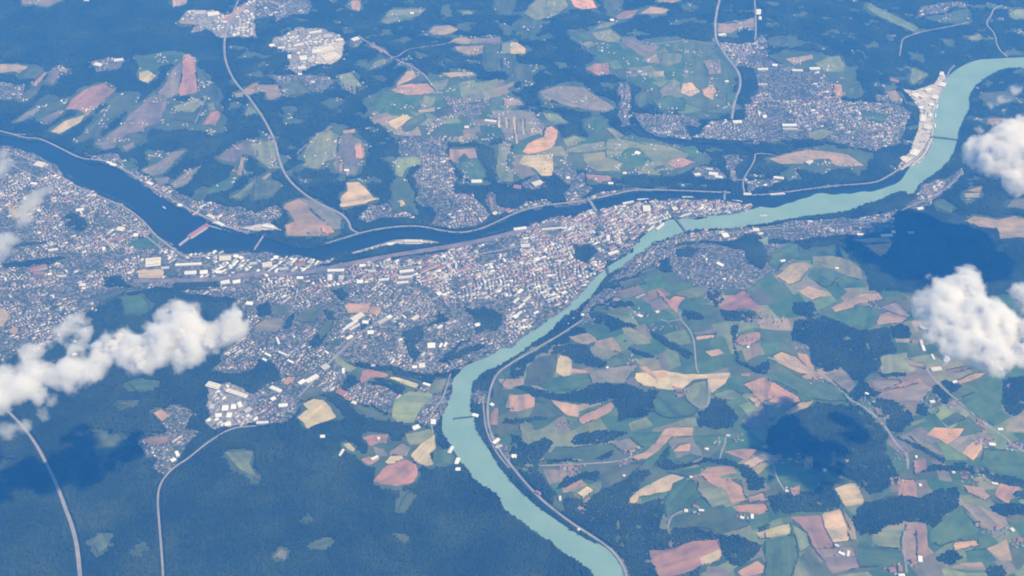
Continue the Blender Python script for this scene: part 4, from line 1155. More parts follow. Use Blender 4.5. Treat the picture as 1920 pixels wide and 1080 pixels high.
# ---- pasture plots: a quilt of grass and fallow land filling the open country of the lower right
def tint_mat(name):
    m, nt, b = new_mat(name)
    at = nt.nodes.new('ShaderNodeAttribute'); at.attribute_name = 'tint'
    t = ntex(nt, .012, 6, .62); r = ramp_node(nt, t.outputs['Fac'], [(.32, (.72, .78, .75)), (.68, (1.25, 1.2, 1.15))])
    nt.links.new(mixc(nt, at.outputs['Color'], r.outputs[0], 1.0), b.inputs['Base Color']); return m
M['plots'] = tint_mat('pasture_grass')
def plot_quilt(poly, lev):
    c = poly.mean(0); th = .35; ext = np.hypot(*(poly - c).T).max()
    def cuts(lo, hi):
        v = [-ext]
        while v[-1] < ext: v.append(v[-1] + rng.uniform(lo, hi))
        return np.array(v)
    rowsv = cuts(105, 210); V, F, T, keep_ = [], [], [], 0
    def warp(a, b_):
        n = mnoise.noise_vector(Vector((a / 700, b_ / 700, 1.7))) * 190 + mnoise.noise_vector(Vector((a / 230, b_ / 230, 4.7))) * 45
        a, b_ = a + n.x, b_ + n.y
        return c[0] + a * math.cos(th) - b_ * math.sin(th), c[1] + a * math.sin(th) + b_ * math.cos(th)
    pal = [((.066, .125, .048), .24), ((.085, .150, .055), .20), ((.105, .135, .062), .18), ((.16, .20, .085), .14), ((.21, .24, .11), .10), ((.19, .18, .12), .09), ((.30, .25, .16), .05)]
    pr = np.array([p for _, p in pal])
    for r0, r1 in zip(rowsv[:-1], rowsv[1:]):
        cc = cuts(90, 330)
        for c0, c1 in zip(cc[:-1], cc[1:]):
            mx, my = warp((c0 + c1) / 2, (r0 + r1) / 2)
            if at_cell(USE, mx, my) != 1: continue
            na = max(2, int((c1 - c0) / 45)); nb = max(2, int((r1 - r0) / 45)); base = len(V)
            for q in range(nb + 1):
                for p in range(na + 1):
                    x, y = warp(c0 + (c1 - c0) * p / na, r0 + (r1 - r0) * q / nb); V.append((x, y))
            k = pal[int(rng.choice(len(pal), p=pr / pr.sum()))][0]; k = tuple(v * (1 + rng.normal(0, .07)) for v in k)
            for q in range(nb):
                for p in range(na):
                    i0 = base + q * (na + 1) + p; F.append((i0, i0 + 1, i0 + na + 2, i0 + na + 1)); T.append(k)
    V = np.array(V); F = np.array(F); T = np.array(T)
    # keep only what lies inside the open country
    ctr = V[F].mean(1); ok = inside(poly, ctr[:, 0], ctr[:, 1]) & (at_cell(USE, ctr[:, 0], ctr[:, 1]) == 1)
    F, T = F[ok], T[ok]
    z = hgt(V[:, 0], V[:, 1]) + lev * STEP; zc = z.min()
    me = fast_mesh('pasture_plots', np.column_stack([V[:, 0] - c[0], V[:, 1] - c[1], z - zc]), F.ravel(), np.full(len(F), 4), [M['plots']])
    at = me.color_attributes.new('tint', 'FLOAT_COLOR', 'CORNER')
    colr = np.ones((len(F) * 4, 4), np.float32); colr[:, :3] = np.repeat(T, 4, 0); at.data.foreach_set('color', colr.ravel())
    me.flip_normals() if me.polygons[0].normal.z < 0 else None
    return link('pasture_plots', me, (c[0], c[1], float(zc)))
for w, lb in ((MEADOW_W[0], 'quilt of green pasture plots between the lower right fields'), (MEADOW_W[2], 'green pasture plots around the upper middle village'), (MEADOW_W[3], 'pale pasture plots on the hill above the old town'), (MEADOW_W[4], 'pasture plots on the upland by the trunk road')):
    lev = stamp(w, None); tag(plot_quilt(w, lev), lb, 'pasture', kind='stuff')
# ---- fields
FCOL = {'P': ((.43, .285, .18), 'salmon pink bare field'), 'O': ((.49, .315, .17), 'orange-tan bare field'), 'T': ((.345, .275, .17), 'tan field'), 'Y': ((.50, .425, .245), 'cream yellow field'),
        'L': ((.21, .245, .115), 'pale green field'), 'G': ((.080, .145, .058), 'blue-green field'), 'D': ((.100, .130, .066), 'dull green field'), 'B': ((.215, .20, .155), 'grey-mauve field'), 'R': ((.32, .205, .135), 'reddish brown field')}
field_items = []; FIELD_W = []
def field_outline(w0):
    w = jitter_edge(w0, 26, 6.5)
    return w
for key, block in FIELDS.items():
    for line in block.strip().split('\n'):
        kd, rest = line.split(' ', 1)
        p = sheet(key, pts(rest)); u, v = p.mean(0)
        w0 = ground(p)
        w = field_outline(w0); FIELD_W.append(w)
        lev = stamp(w, 1)
        o = drape('field', w, lev, M['field'])
        if o is None: continue
        e = w0 - np.roll(w0, -1, 0); L_ = np.hypot(e[:, 0], e[:, 1]); a = e[L_.argmax()]
        th = (math.atan2(a[1], a[0])) % math.pi
        base, word = FCOL[kd]
        j = rng.normal(0, .04, 3) + rng.normal(0, .07)
        o.color = (*[float(max(.02, c_ * (1 + jj))) for c_, jj in zip(base, j)], ((-th + math.pi / 2) % math.pi) / math.pi)
        o['kind'] = 'structure'; o['category'] = 'field'
        field_items.append((o, word + ' ' + place_of(u, v), u))
name_apart(field_items)

# ---- meadow margins round the fields that lie in forest clearings
K = 3
coarse = (USE[:NY // K * K, :NX // K * K].reshape(NY // K, K, NX // K, K) == 1).any((1, 3))
cx_ = X0 + (np.arange(coarse.shape[1]) + .5) * K * CELL; cy_ = Y0 + (np.arange(coarse.shape[0]) + .5) * K * CELL
acc = coarse.astype(np.float32)
for _ in range(3):
    acc = (acc + np.roll(acc, 1, 0) + np.roll(acc, -1, 0) + np.roll(acc, 1, 1) + np.roll(acc, -1, 1)) / 5.0
# small clearings break up the far woods
XX, YY = np.meshgrid(cx_, cy_); UU, VV = to_survey(XX, YY, 60.0)
far_hills = (VV < 345) & (VV > -60) & (UU > 430) & (UU < 2040)
extra = np.zeros(acc.shape)
for j, i in np.argwhere(far_hills & (acc < .6)):
    x, y = XX[j, i], YY[j, i]
    n = mnoise.noise(Vector((x / 210, y / 150, 12.0))) + .35 * mnoise.noise(Vector((x / 70, y / 60, 2.0)))
    if n > .27: extra[j, i] = 1.0
cand = np.argwhere(((acc > .03) & (acc < .98)) | (extra > 0))
mv, mf = [], []
vid = {}
def mnode(j, i):
    if (j, i) not in vid:
        x = X0 + i * K * CELL; y = Y0 + j * K * CELL
        n = mnoise.noise_vector(Vector((x / 40, y / 40, 8.0))) * 9
        vid[(j, i)] = len(mv); mv.append((x + n.x, y + n.y))
    return vid[(j, i)]
for j, i in cand:
    x, y = cx_[i], cy_[j]
    if acc[j, i] < .20 + .42 * mnoise.noise(Vector((x / 150, y / 150, 6.0))) - extra[j, i]: continue
    blk = USE[j * K:j * K + K, i * K:i * K + K]
    if (blk == 2).any() or (blk >= 10).any(): continue
    mf.append((mnode(j, i), mnode(j, i + 1), mnode(j + 1, i + 1), mnode(j + 1, i)))
    blk[blk == 0] = 1
mv = np.array(mv); zz = hgt(mv[:, 0], mv[:, 1]) + .8
me = fast_mesh('meadow_margins', np.column_stack([mv, zz]), np.array(mf).ravel(), np.full(len(mf), 4), [M['meadow']])
tag(link('meadow_margins', me), 'grassy margins around the fields in the forest clearings', 'meadow', kind='stuff')

# ---- gravel and harbour ground
for s, mt, lb in (("590,112 600,88 610,82 645,78 640,110 622,122 597,120", 'gravel', 'blinding pale gravel lot in the bright industrial yard'),
                  ("1692,167 1715,170 1752,157 1765,135 1772,140 1775,155 1760,185 1750,212 1750,268 1738,290 1725,306 1690,320 1683,312 1705,285 1722,240 1725,205 1717,195 1705,180", 'gravel', 'pale quays of the river port on the green river'),
                  ("655,474 695,464 717,457 740,450 762,449 800,450 824,454 824,457 780,458 730,459 700,468 665,477", 'gravel', 'long pale landing spit beside the dark river'),
                  ("452,428 478,422 505,418 530,432 510,432 480,433", 'gravel', 'pale lock forecourt by the dam')):
    w = jitter_edge(ground(pts(s)), 40, 4); lev = stamp(w, 1)
    tag(drape('quay' if 'quay' in lb or 'spit' in lb or 'lock' in lb else 'gravel_lot', w, lev, M[mt]), lb, 'quay' if 'gravel lot' not in lb else 'gravel lot', kind='structure')

# ---- woods standing in open country
for key, block in WOODS.items():
    for line in block.strip().split('\n'):
        w = jitter_edge(jitter_edge(ground(sheet(key, pts(line))), 30, 22, 90.0), 20, 12, 30.0)
        c = cells(w)
        if c is None: continue
        sub = USE[c[0], c[1]]
        # woods take meadow and built-up ground; fields keep their own outline unless traced as wood here
        sub[c[2] & (sub != 2)] = 0
# fields keep their own outline where a wood was traced across them
for w in FIELD_W:
    c = cells(w)
    if c is None: continue
    sub = USE[c[0], c[1]]; sub[c[2] & (sub == 0)] = 1

# ---- roads and railway
for nm, wd, _, lb, s in ROADS:
    o, _p = strip(nm, ground(pts(s)), wd, M['road'], taper=(.7, 1.25) if 'wide straight' in lb else None)
    tag(o, lb, nm.replace('_', ' '), kind='structure')
o, rail_line = strip('railway', ground(pts(RAILWAY)), 62, M['rail']); tag(o, 'broad grey-mauve railway yard along the inner city', 'railway', kind='structure')
o, _ = strip('railway', ground(pts(RAIL2)), 12, M['rail'], use=None); tag(o, 'single railway line curving from the yard to the steel bridge', 'railway', kind='structure')

# ================================================================== things
# ---- unit building meshes (1 x 1 x 1, base at z = 0, long side along x)
def unit_house(name, wall, roof):
    e, r_ = .58, .06
    V = [(-.5, -.5, -.4), (.5, -.5, -.4), (.5, .5, -.4), (-.5, .5, -.4), (-.5, -.5, e), (.5, -.5, e), (.5, .5, e), (-.5, .5, e), (-.5, 0, 1 - .02), (.5, 0, 1 - .02),
         (-.55, -.58, e - .06), (.55, -.58, e - .06), (.55, 0, 1), (-.55, 0, 1), (.55, .58, e - .06), (-.55, .58, e - .06)]
    F = [(0, 1, 5, 4), (2, 3, 7, 6), (1, 2, 6, 9, 5), (3, 0, 4, 8, 7), (10, 11, 12, 13), (13, 12, 14, 15)]
    me = bpy.data.meshes.new(name); me.from_pydata(V, [], F)
    me.materials.append(M[wall]); me.materials.append(M[roof])
    for i, p in enumerate(me.polygons): p.material_index = 1 if i > 3 else 0
    return me
def box_mesh(name, boxes, mat):
    V, F = [], []
    for (x0, x1, y0, y1, z0, z1) in boxes:
        b = len(V)
        V += [(x0, y0, z0), (x1, y0, z0), (x1, y1, z0), (x0, y1, z0), (x0, y0, z1), (x1, y0, z1), (x1, y1, z1), (x0, y1, z1)]
        F += [tuple(b + i for i in f) for f in ((0, 3, 2, 1), (4, 5, 6, 7), (0, 1, 5, 4), (1, 2, 6, 5), (2, 3, 7, 6), (3, 0, 4, 7))]
    me = bpy.data.meshes.new(name); me.from_pydata(V, [], F); me.materials.append(mat); return me
HOUSE = {('w', r): unit_house('house_' + r, 'wall_white', 'roof_' + r) for r in ('red', 'brown', 'grey', 'light')}
HALLW = {k: box_mesh('hall_walls', [(-.5, .5, -.5, .5, -.5, .94)], M['wall_white' if k != 'g' else 'wall_grey']) for k in 'wcgr'}
def hall_roof(mat):      # shallow ridge with an overhanging edge
    V = [(-.51, -.52, .945), (.51, -.52, .945), (.51, .52, .945), (-.51, .52, .945), (-.51, -.52, .99), (.51, -.52, .99), (.51, .52, .99), (-.51, .52, .99), (-.51, 0, 1.12), (.51, 0, 1.12)]
    F = [(0, 3, 2, 1), (0, 1, 5, 4), (1, 2, 6, 9, 5), (2, 3, 7, 6), (3, 0, 4, 8, 7), (4, 5, 9, 8), (8, 9, 6, 7)]
    me = bpy.data.meshes.new('hall_roof'); me.from_pydata(V, [], F); me.materials.append(mat); return me
HALLR = {'w': hall_roof(M['roof_white']), 'c': hall_roof(M['roof_cream']), 'g': hall_roof(M['roof_mid']), 'r': hall_roof(M['roof_red'])}
SKYL = box_mesh('roof_light', [(-.42, .42, -.03, .03, 1.02, 1.10)], M['skylight'])
PLANT = box_mesh('roof_unit', [(-.04, .04, -.05, .05, 1.0, 1.22)], M['wall_grey'])
def img_angle(u, v, deg):
    a = R(deg); e = 6.0
    x0, y0 = gpt(u - e * math.cos(a), v - e * math.sin(a)); x1, y1 = gpt(u + e * math.cos(a), v + e * math.sin(a))
    return math.atan2(y1 - y0, x1 - x0)

hall_items = []; hall_spots = []
for key, s in HALLS.items():
    for item in s.split():
        f = item.split(','); x, y, ln, dp, an = (float(q) for q in f[:5]); kd = f[5]
        if ln < 5: continue
        u, v = sheet(key, np.array([x, y]))
        sc = px_scale(u, v)
        if dp > ln:          # the long side runs away from the viewer
            an2 = an + 90 if abs(an) < 45 else an
            L_, D_ = dp / 4 * sc / .66, ln / 4 * sc
            if abs(an) < 45: an2 = an + 90
        else:
            an2 = an; L_, D_ = ln / 4 * sc, dp / 4 * sc / .66
        L_ *= .95; D_ = max(9.0, D_ * .85)
        wx, wy = gpt(u, v)
        lev = float(at_cell(LEV, wx, wy))
        rural = key in ((2, 2), (3, 2), (2, 3), (3, 3)) and u > 1000
        if rural:
            L_ *= .82; D_ *= .82
            if kd == 'w': kd = rng.choice(['w', 'r', 'c'], p=[.5, .35, .15])
        H_ = (8.5 if rural else 10.5) + (4 if kd == 'r' else 0) + rng.uniform(-1, 2)
        nm = 'barn' if rural and kd != 'r' else 'farmhouse' if rural else 'apartment_block' if kd == 'r' else 'warehouse'
        root = empty(nm, (wx, wy, float(hgt(wx, wy)) + lev * STEP), img_angle(u, v, an2))
        for nm2, me_ in (('walls', HALLW[kd]), ('roof', HALLR[kd])):
            o = link(nm2, me_, parent=root); o.scale = (L_, D_, H_)
        if L_ > 70 and kd != 'r':
            for k in (-.3, 0.22):
                o = link('roof_light', SKYL, (0, D_ * k, -abs(k) * H_ * .02), root); o.scale = (L_, D_, H_)
            for k in (-.3, .1, .33):
                o = link('roof_unit', PLANT, (L_ * k, D_ * -.12, 0), root); o.scale = (60, 60, H_)
        word = {'w': 'white', 'c': 'cream', 'g': 'grey', 'r': 'red-roofed'}[kd] + ' ' + {'barn': 'barn', 'farmhouse': 'farmhouse', 'apartment_block': 'block', 'warehouse': 'hall'}[nm]
        root['category'] = nm.replace('_', ' ')
        hall_items.append((root, word + ' ' + place_of(u, v), u))
        hall_spots.append((wx, wy, .5 * math.hypot(L_, D_)))
        i = int((wx - X0) / CELL); j = int((wy - Y0) / CELL); q = int(.42 * max(L_, D_) / CELL) + 1
        sub = USE[max(0, j - q):j + q + 1, max(0, i - q):i + q + 1]; sub[sub != 2] = 3
name_apart(hall_items)
for o, l, _ in hall_items: o['group'] = {'w': 'white halls', 'b': 'barns', 'f': 'farmhouses', 'a': 'apartment blocks'}[o.name[0]]

# ---- hamlet houses, each one its own
house_items = []; spots = []
for (hu, hv, n, sp, phrase) in HAMLETS:
    th0 = rng.uniform(0, math.pi); made = 0
    duv = rng.normal(0, sp * .55, (160, 2)) * np.array([1.0, .62]) + np.array([hu, hv]); ws = ground(duv)
    for (u, v), (wx, wy) in zip(duv, ws):
        if made >= n: break
        u, wx, wy = float(u), float(wx), float(wy)
        if at_cell(USE, wx, wy) == 2 or any((wx - a) ** 2 + (wy - b_) ** 2 < (13 + r_) ** 2 for a, b_, r_ in spots): continue
        if any((wx - a) ** 2 + (wy - b_) ** 2 < (r_ + 12) ** 2 for a, b_, r_ in hall_spots): continue
        L_ = rng.uniform(13, 24); W_ = rng.uniform(10, 13); H_ = rng.uniform(8.5, 11)
        rk = rng.choice(['red', 'brown', 'grey', 'light'], p=[.38, .17, .2, .25])
        o = link('house', HOUSE[('w', rk)], (wx, wy, float(hgt(wx, wy)) + float(at_cell(LEV, wx, wy)) * STEP))
        o.scale = (L_, W_, H_); o.rotation_euler = (0, 0, th0 + rng.choice([0, math.pi / 2]) + rng.normal(0, .15))
        tag(o, cat='house', group='houses of the hamlets')
        house_items.append((o, {'red': 'red-roofed', 'brown': 'brown-roofed', 'grey': 'grey-roofed', 'light': 'pale-roofed'}[rk] + ' house ' + phrase, u))
        spots.append((wx, wy, L_ * .5)); made += 1
        i = int((wx - X0) / CELL); j = int((wy - Y0) / CELL)
        sub = USE[max(0, j - 2):j + 3, max(0, i - 2):i + 3]; sub[sub == 0] = 1
name_apart(house_items)

# ---- the countless town houses: one mass of real houses for each quarter
def house_mass(name, rows_, mats):
    """rows_: x, y, z, length, width, height, angle, wall material, roof material, flat?"""
    V, F, S, MI = [], [], [], []
    UV = np.array([(-.5, -.5, -.4), (.5, -.5, -.4), (.5, .5, -.4), (-.5, .5, -.4), (-.5, -.5, .62), (.5, -.5, .62), (.5, .5, .62), (-.5, .5, .62), (-.5, 0, 1), (.5, 0, 1)])
    UF = UV.copy(); UF[4:8, 2] = 1.0; UF[8:, 2] = 1.0
    GF = [(0, 1, 5, 4), (2, 3, 7, 6), (1, 2, 6, 9, 5), (3, 0, 4, 8, 7), (4, 5, 9, 8), (8, 9, 6, 7)]
    b = 0
    for (x, y, z, l, w, h, a, mw, mr, flat) in rows_:
        P = (UF if flat else UV) * np.array([l, w, h]); ca, sa = math.cos(a), math.sin(a)
        V.append(np.column_stack([P[:, 0] * ca - P[:, 1] * sa + x, P[:, 0] * sa + P[:, 1] * ca + y, P[:, 2] + z]))
        for k, f in enumerate(GF):
            F.extend(b + i for i in f); S.append(len(f)); MI.append(mr if k > 3 else mw)
        b += 10
    V = np.vstack(V); c = V.mean(0); c[2] = V[:, 2].min()
    return link(name, fast_mesh(name, V - c, F, S, mats, MI), tuple(c))
TM = [M['wall_white'], M['wall_grey'], M['roof_red'], M['roof_brown'], M['roof_grey'], M['roof_light'], M['roof_white'], M['roof_mid']]
hs = np.array([(a, b_, r_) for a, b_, r_ in hall_spots])
garden = []
n_town = 0
for k, (sp, an, kd, phrase, s) in enumerate(TOWNS):
    w = town_polys[k]
    if w is None: continue
    c = w.mean(0); ext = np.hypot(*(w - c).T).max()
    th = R(-an)
    cu, cv = to_survey(c[0], c[1], 0); th = img_angle(cu, cv, -an)
    sx_, sy_ = {'dense': (sp, sp * .78), 'mid': (sp * .80, sp * .86), 'sparse': (sp, sp), 'industrial': (sp * 1.2, sp * 1.1)}[kd]
    keep = {'dense': .84 if 'old town' in phrase else .76, 'mid': .56, 'sparse': .42, 'industrial': .60}[kd]
    a_ = np.arange(-ext, ext, sx_); b__ = np.arange(-ext, ext, sy_); b__ = b__ - (np.arange(len(b__)) % 2) * .24 * sy_     # back-to-back rows, streets between the pairs
    A, B = np.meshgrid(a_, b__); A = A.ravel(); B = B.ravel()
    # streets bend: rows follow slow waves
    B = B + 60 * np.sin(A / 230 + k) + 34 * np.sin(B / 190 + k * 2.2) + 12 * np.sin(A / 60)
    A = A + 50 * np.sin(B / 140 + 2 * k) + rng.normal(0, 6 if kd != 'dense' else 4, A.shape); B = B + rng.normal(0, 2.2, B.shape)
    px_ = c[0] + A * math.cos(th) - B * math.sin(th); py_ = c[1] + A * math.sin(th) + B * math.cos(th)
    ok = at_cell(USE, px_, py_) == 10 + k
    for du, dv in ((9, 0), (-9, 0), (0, 9), (0, -9)): ok &= np.isin(at_cell(USE, px_ + du, py_ + dv), (10 + k, 3, 1))
    px_, py_ = px_[ok], py_[ok]
    # gardens and empty lots come in patches
    den = np.array([mnoise.noise(Vector((x / 75, y / 75, k))) + 1.3 * mnoise.noise(Vector((x / 260, y / 260, k + 5.5))) for x, y in zip(px_, py_)])
    lim = np.quantile(den, 1 - keep) if len(den) else 0
    near = (((px_[:, None] - hs[:, 0]) ** 2 + (py_[:, None] - hs[:, 1]) ** 2) < (hs[:, 2] + 10) ** 2).any(1) if len(px_) else np.zeros(0, bool)
    rows_ = []
    zz = hgt(px_, py_) + at_cell(LEV, px_, py_) * STEP
    for x, y, z, dn, nr in zip(px_, py_, zz, den, near):
        if nr: continue
        if dn < lim:
            if rng.random() < .9: garden.append((x + rng.normal(0, 5), y + rng.normal(0, 5)))
            if rng.random() < .5: garden.append((x + rng.normal(0, 9), y + rng.normal(0, 9)))
            continue
        a = th + 26 / 170 * math.cos(0) * .0 + rng.normal(0, .12) + (math.pi / 2 if rng.random() < .22 else 0)
        if kd == 'dense':
            if rng.random() < .30: l, ww, h, flat = rng.uniform(28, 60), rng.uniform(13, 20), rng.uniform(13, 17), rng.random() < .5
            else: l, ww, h, flat = rng.uniform(16, 27), rng.uniform(11, 14), rng.uniform(11, 16), rng.random() < .15
            mr = rng.choice([2, 3, 4, 5, 6, 7], p=[.26, .10, .16, .24, .12, .12])
        elif kd == 'industrial':
            l, ww, h, flat = rng.uniform(22, 52), rng.uniform(14, 26), rng.uniform(7, 11), True
            mr = rng.choice([4, 5, 6, 7], p=[.2, .25, .35, .2])
        else:
            if rng.random() < .13: l, ww, h, flat = rng.uniform(26, 54), rng.uniform(12, 17), rng.uniform(11, 15), True
            else: l, ww, h, flat = rng.uniform(11, 19), rng.uniform(9.5, 12.5), rng.uniform(8, 10.5), rng.random() < .06
            mr = rng.choice([2, 3, 4, 5, 6, 7], p=[.24, .19, .23, .20, .06, .08])
        red = mnoise.noise(Vector((x / 160, y / 160, 40.0 + k)))
        if kd != 'industrial' and rng.random() < .6: mr = (2 if rng.random() < .6 else 3) if red > .1 else (rng.choice([5, 6, 7]) if red < -.18 else mr)
        rows_.append((x, y, z, l, ww, h, a, 0 if rng.random() < .75 else 1, int(mr), flat))
        if rng.random() < (.12 if kd == 'dense' else .75):
            t_ = rng.uniform(0, 6.28); garden.append((x + 13 * math.cos(t_), y + 13 * math.sin(t_)))
    if rows_:
        o = house_mass('town_houses', rows_, TM)
        tag(o, 'close-packed small houses of ' + phrase, 'houses', kind='stuff')
        n_town += len(rows_)

# scattered farms and cottages of the far hills
rows_ = []
for _ in range(26000):
    u, v = rng.uniform(-40, 1960), rng.uniform(-30, 350)
    if len(rows_) > 1700: break
    if mnoise.noise(Vector((u / 26, v / 15, 77.0))) < .22: continue
    wx, wy = gpt(u, v)
    if at_cell(USE, wx, wy) != 1: continue
    rows_.append((wx, wy, float(hgt(wx, wy)) + float(at_cell(LEV, wx, wy)) * STEP, rng.uniform(12, 24), rng.uniform(10, 13), rng.uniform(8, 10.5), rng.uniform(0, 3.14), 0, int(rng.choice([2, 3, 4, 5, 6])), False))
o = house_mass('farm_houses', rows_, TM); tag(o, 'scattered tiny farms and cottages across the far hills', 'houses', kind='stuff')
# ---- trees
def tree_mass(name, P, Z, hmin, hmax, rmin, rmax, mat):
    n = len(P); k = 5
    H_ = rng.uniform(hmin, hmax, n); Rr = rng.uniform(rmin, rmax, n); a0 = rng.uniform(0, 6.28, n)
    V = np.zeros((n, k + 1, 3), np.float32)
    V[:, 0, 0] = P[:, 0] + rng.normal(0, 1, n); V[:, 0, 1] = P[:, 1] + rng.normal(0, 1, n); V[:, 0, 2] = Z + H_
    for i in range(k):
        a = a0 + i * 2 * math.pi / k; rr = Rr * rng.uniform(.8, 1.2, n)
        V[:, i + 1, 0] = P[:, 0] + rr * np.cos(a); V[:, i + 1, 1] = P[:, 1] + rr * np.sin(a); V[:, i + 1, 2] = Z + H_ * rng.uniform(.30, .62, n)
    base = (np.arange(n) * (k + 1))[:, None]
    F = np.concatenate([np.stack([base[:, 0], base[:, 0] + 1 + i, base[:, 0] + 1 + (i + 1) % k], 1) for i in range(k)], 1)
    c = np.array([P[:, 0].mean(), P[:, 1].mean(), Z.min()], np.float32)
    me = fast_mesh(name, V.reshape(-1, 3) - c, F.ravel(), np.full(n * k, 3), [mat])
    return link(name, me, tuple(float(q) for q in c))
SPC = 12.5
tx = np.arange(X0, X1, SPC); ty = np.arange(Y0, Y1, SPC)
AX, AY = np.meshgrid(tx, ty); AX = (AX + rng.uniform(-5, 5, AX.shape)).ravel(); AY = (AY + rng.uniform(-5, 5, AY.shape)).ravel()
ok = at_cell(USE, AX, AY) == 0
AX, AY = AX[ok], AY[ok]; AZ = hgt(AX, AY)
U_, V_ = to_survey(AX, AY, AZ)
ok = (U_ > -300) & (U_ < 2300) & (V_ > -110) & (V_ < 1230)
far_thin = rng.random(len(AX)) < np.where(V_ < 250, .72, 1.0)
glade = np.array([mnoise.noise(Vector((x / 70, y / 70, 9.0))) for x, y in zip(AX[ok & far_thin], AY[ok & far_thin])])
sel = np.where(ok & far_thin)[0]; sel = sel[glade > -.52]
AX, AY, AZ, U_, V_ = AX[sel], AY[sel], AZ[sel], U_[sel], V_[sel]
FP = np.array([(a, b_) for a, b_, _ in FORESTS], float)
own = ((U_[:, None] - FP[:, 0]) ** 2 + 2.5 * (V_[:, None] - FP[:, 1]) ** 2).argmin(1)
n_tree = 0
for k, (_, _, lb) in enumerate(FORESTS):
    s_ = own == k
    if s_.sum() < 5: continue
    o = tree_mass('forest', np.stack([AX[s_], AY[s_]], 1), AZ[s_], 17, 24, 7.5, 10.5, M['leaves']); n_tree += int(s_.sum())
    tag(o, lb, 'forest', kind='stuff')
# hedges and lone trees along lanes, banks and field edges
hedge = []
for _ in range(9000):
    x, y = rng.uniform(X0, X1), rng.uniform(Y0, Y1)
    if at_cell(USE, x, y) == 1 and mnoise.noise(Vector((x / 60, y / 60, 2.0))) > .38: hedge.append((x, y))
for w in FIELD_W:
    n = len(w); k = 0
    while k < n:
        run = int(rng.integers(4, 12))
        if rng.random() < .30:
            seg = resample(w[k:k + run + 1], 9, False) if k + 2 < n else []
            for a in seg:
                if rng.random() < .8: hedge.append((a[0] + rng.normal(0, 2.5), a[1] + rng.normal(0, 2.5)))
        k += run
for p in river_w:
    q = resample(p, 11)
    t = np.gradient(q, axis=0); t /= np.maximum(np.hypot(t[:, 0], t[:, 1]), 1e-6)[:, None]
    for d_ in (-16, 16):
        for a in q + np.stack([-t[:, 1], t[:, 0]], 1) * d_:
            if at_cell(USE, a[0], a[1]) not in (2, 3) and rng.random() < .75: hedge.append((a[0] + rng.normal(0, 2), a[1] + rng.normal(0, 2)))
G_ = np.array(garden); G_ = G_[at_cell(USE, G_[:, 0], G_[:, 1]) >= 10]
Hh = np.array(hedge)
for nm, arr, lb in (('garden_trees', G_, 'leafy garden and street trees among the town houses'), ('hedge_trees', Hh, 'hedges and bank-side trees along rivers and field edges')):
    z = hgt(arr[:, 0], arr[:, 1]) + at_cell(LEV, arr[:, 0], arr[:, 1]) * STEP
    tag(tree_mass(nm, arr, z, 8, 14, 3.5, 6.0, M['garden_leaves']), lb, 'trees', kind='stuff')

# ---- bridges
def between(e):
    p = ground(pts(e)); a, b_ = p[0], p[1]; L_ = float(np.hypot(*(b_ - a)))
    return (a + b_) / 2, L_, math.atan2(b_[1] - a[1], b_[0] - a[0])
for nm, lb, e, wd, kd in BRIDGES:
    c, L_, th = between(e); L_ += 24
    z0 = 11.0
    root = empty(nm, (c[0], c[1], 0.5), th)
    white = 'white' in lb or 'thin' in lb or 'small' in lb
    mat = M['concrete'] if white else M['steel_dark']
    link('deck', box_mesh('deck', [(-L_ / 2, L_ / 2, -wd / 2, wd / 2, z0 - 2.2, z0)], mat), parent=root)
    link('roadway', box_mesh('roadway', [(-L_ / 2, L_ / 2, -wd / 2 + 2, wd / 2 - 2, z0 + .05, z0 + .4)], M['road'] if white else M['rail']), parent=root)
    for s_ in (-1, 1):
        link('parapet', box_mesh('parapet', [(-L_ / 2, L_ / 2, s_ * (wd / 2 - .8) - .4, s_ * (wd / 2 - .8) + .4, z0 + .02, z0 + 1.4)], mat), parent=root)
    npier = max(2, int(L_ / 60))
    for k in range(npier):
        x = -L_ / 2 + 12 + (L_ - 24) * (k + .5) / npier if kd != 'cable' else (-1, 1)[k % 2] * L_ * .36
        link('pier', box_mesh('pier', [(x - 2.2, x + 2.2, -wd / 2 + 1, wd / 2 - 1, -1, z0 - 2.25)], M['concrete']), parent=root)
    if kd == 'cable':
        for s_ in (-1, 1):
            x = s_ * L_ * .36
            link('tower', box_mesh('tower', [(x - 2, x + 2, q * (wd / 2 + 1) - 1.5, q * (wd / 2 + 1) + 1.5, -1, z0 + 17) for q in (-1, 1)] + [(x - 1.5, x + 1.5, -wd / 2 + .4, wd / 2 - .4, z0 + 13, z0 + 16)], M['concrete']), parent=root)
            V, F = [], []
            N = 24
            for k in range(N + 1):
                t = -.5 + k / N
                zz = z0 + 2 + 14 * min(1.0, (abs(t) / .36) ** 2) if abs(t) <= .36 else z0 + 16 - 15 * (abs(t) - .36) / .14
                for dy in (-.4, .4): V.append((t * L_, s_ * (wd / 2 + 1) + dy, zz)); V.append((t * L_, s_ * (wd / 2 + 1) + dy, zz + .8))
                if k:
                    b0 = (k - 1) * 4; b1 = k * 4
                    F += [(b0, b1, b1 + 1, b0 + 1), (b0 + 2, b0 + 3, b1 + 3, b1 + 2), (b0 + 1, b1 + 1, b1 + 3, b0 + 3), (b0, b0 + 2, b1 + 2, b1)]
            me = bpy.data.meshes.new('cable'); me.from_pydata(V, [], F); me.materials.append(M['concrete']); link('cable', me, parent=root)
    if kd == 'truss':
        for s_ in (-1, 1):
            y = s_ * (wd / 2 - .4)
            bx = [(-L_ / 2, L_ / 2, y - .5, y + .5, z0 + 8, z0 + 9)]
            for k in range(int(L_ / 12)):
                x = -L_ / 2 + 6 + k * 12; bx.append((x - .5, x + .5, y - .45, y + .45, z0, z0 + 8))
            link('truss', box_mesh('truss', bx, M['steel_dark']), parent=root)
    tag(root, lb, 'bridge')

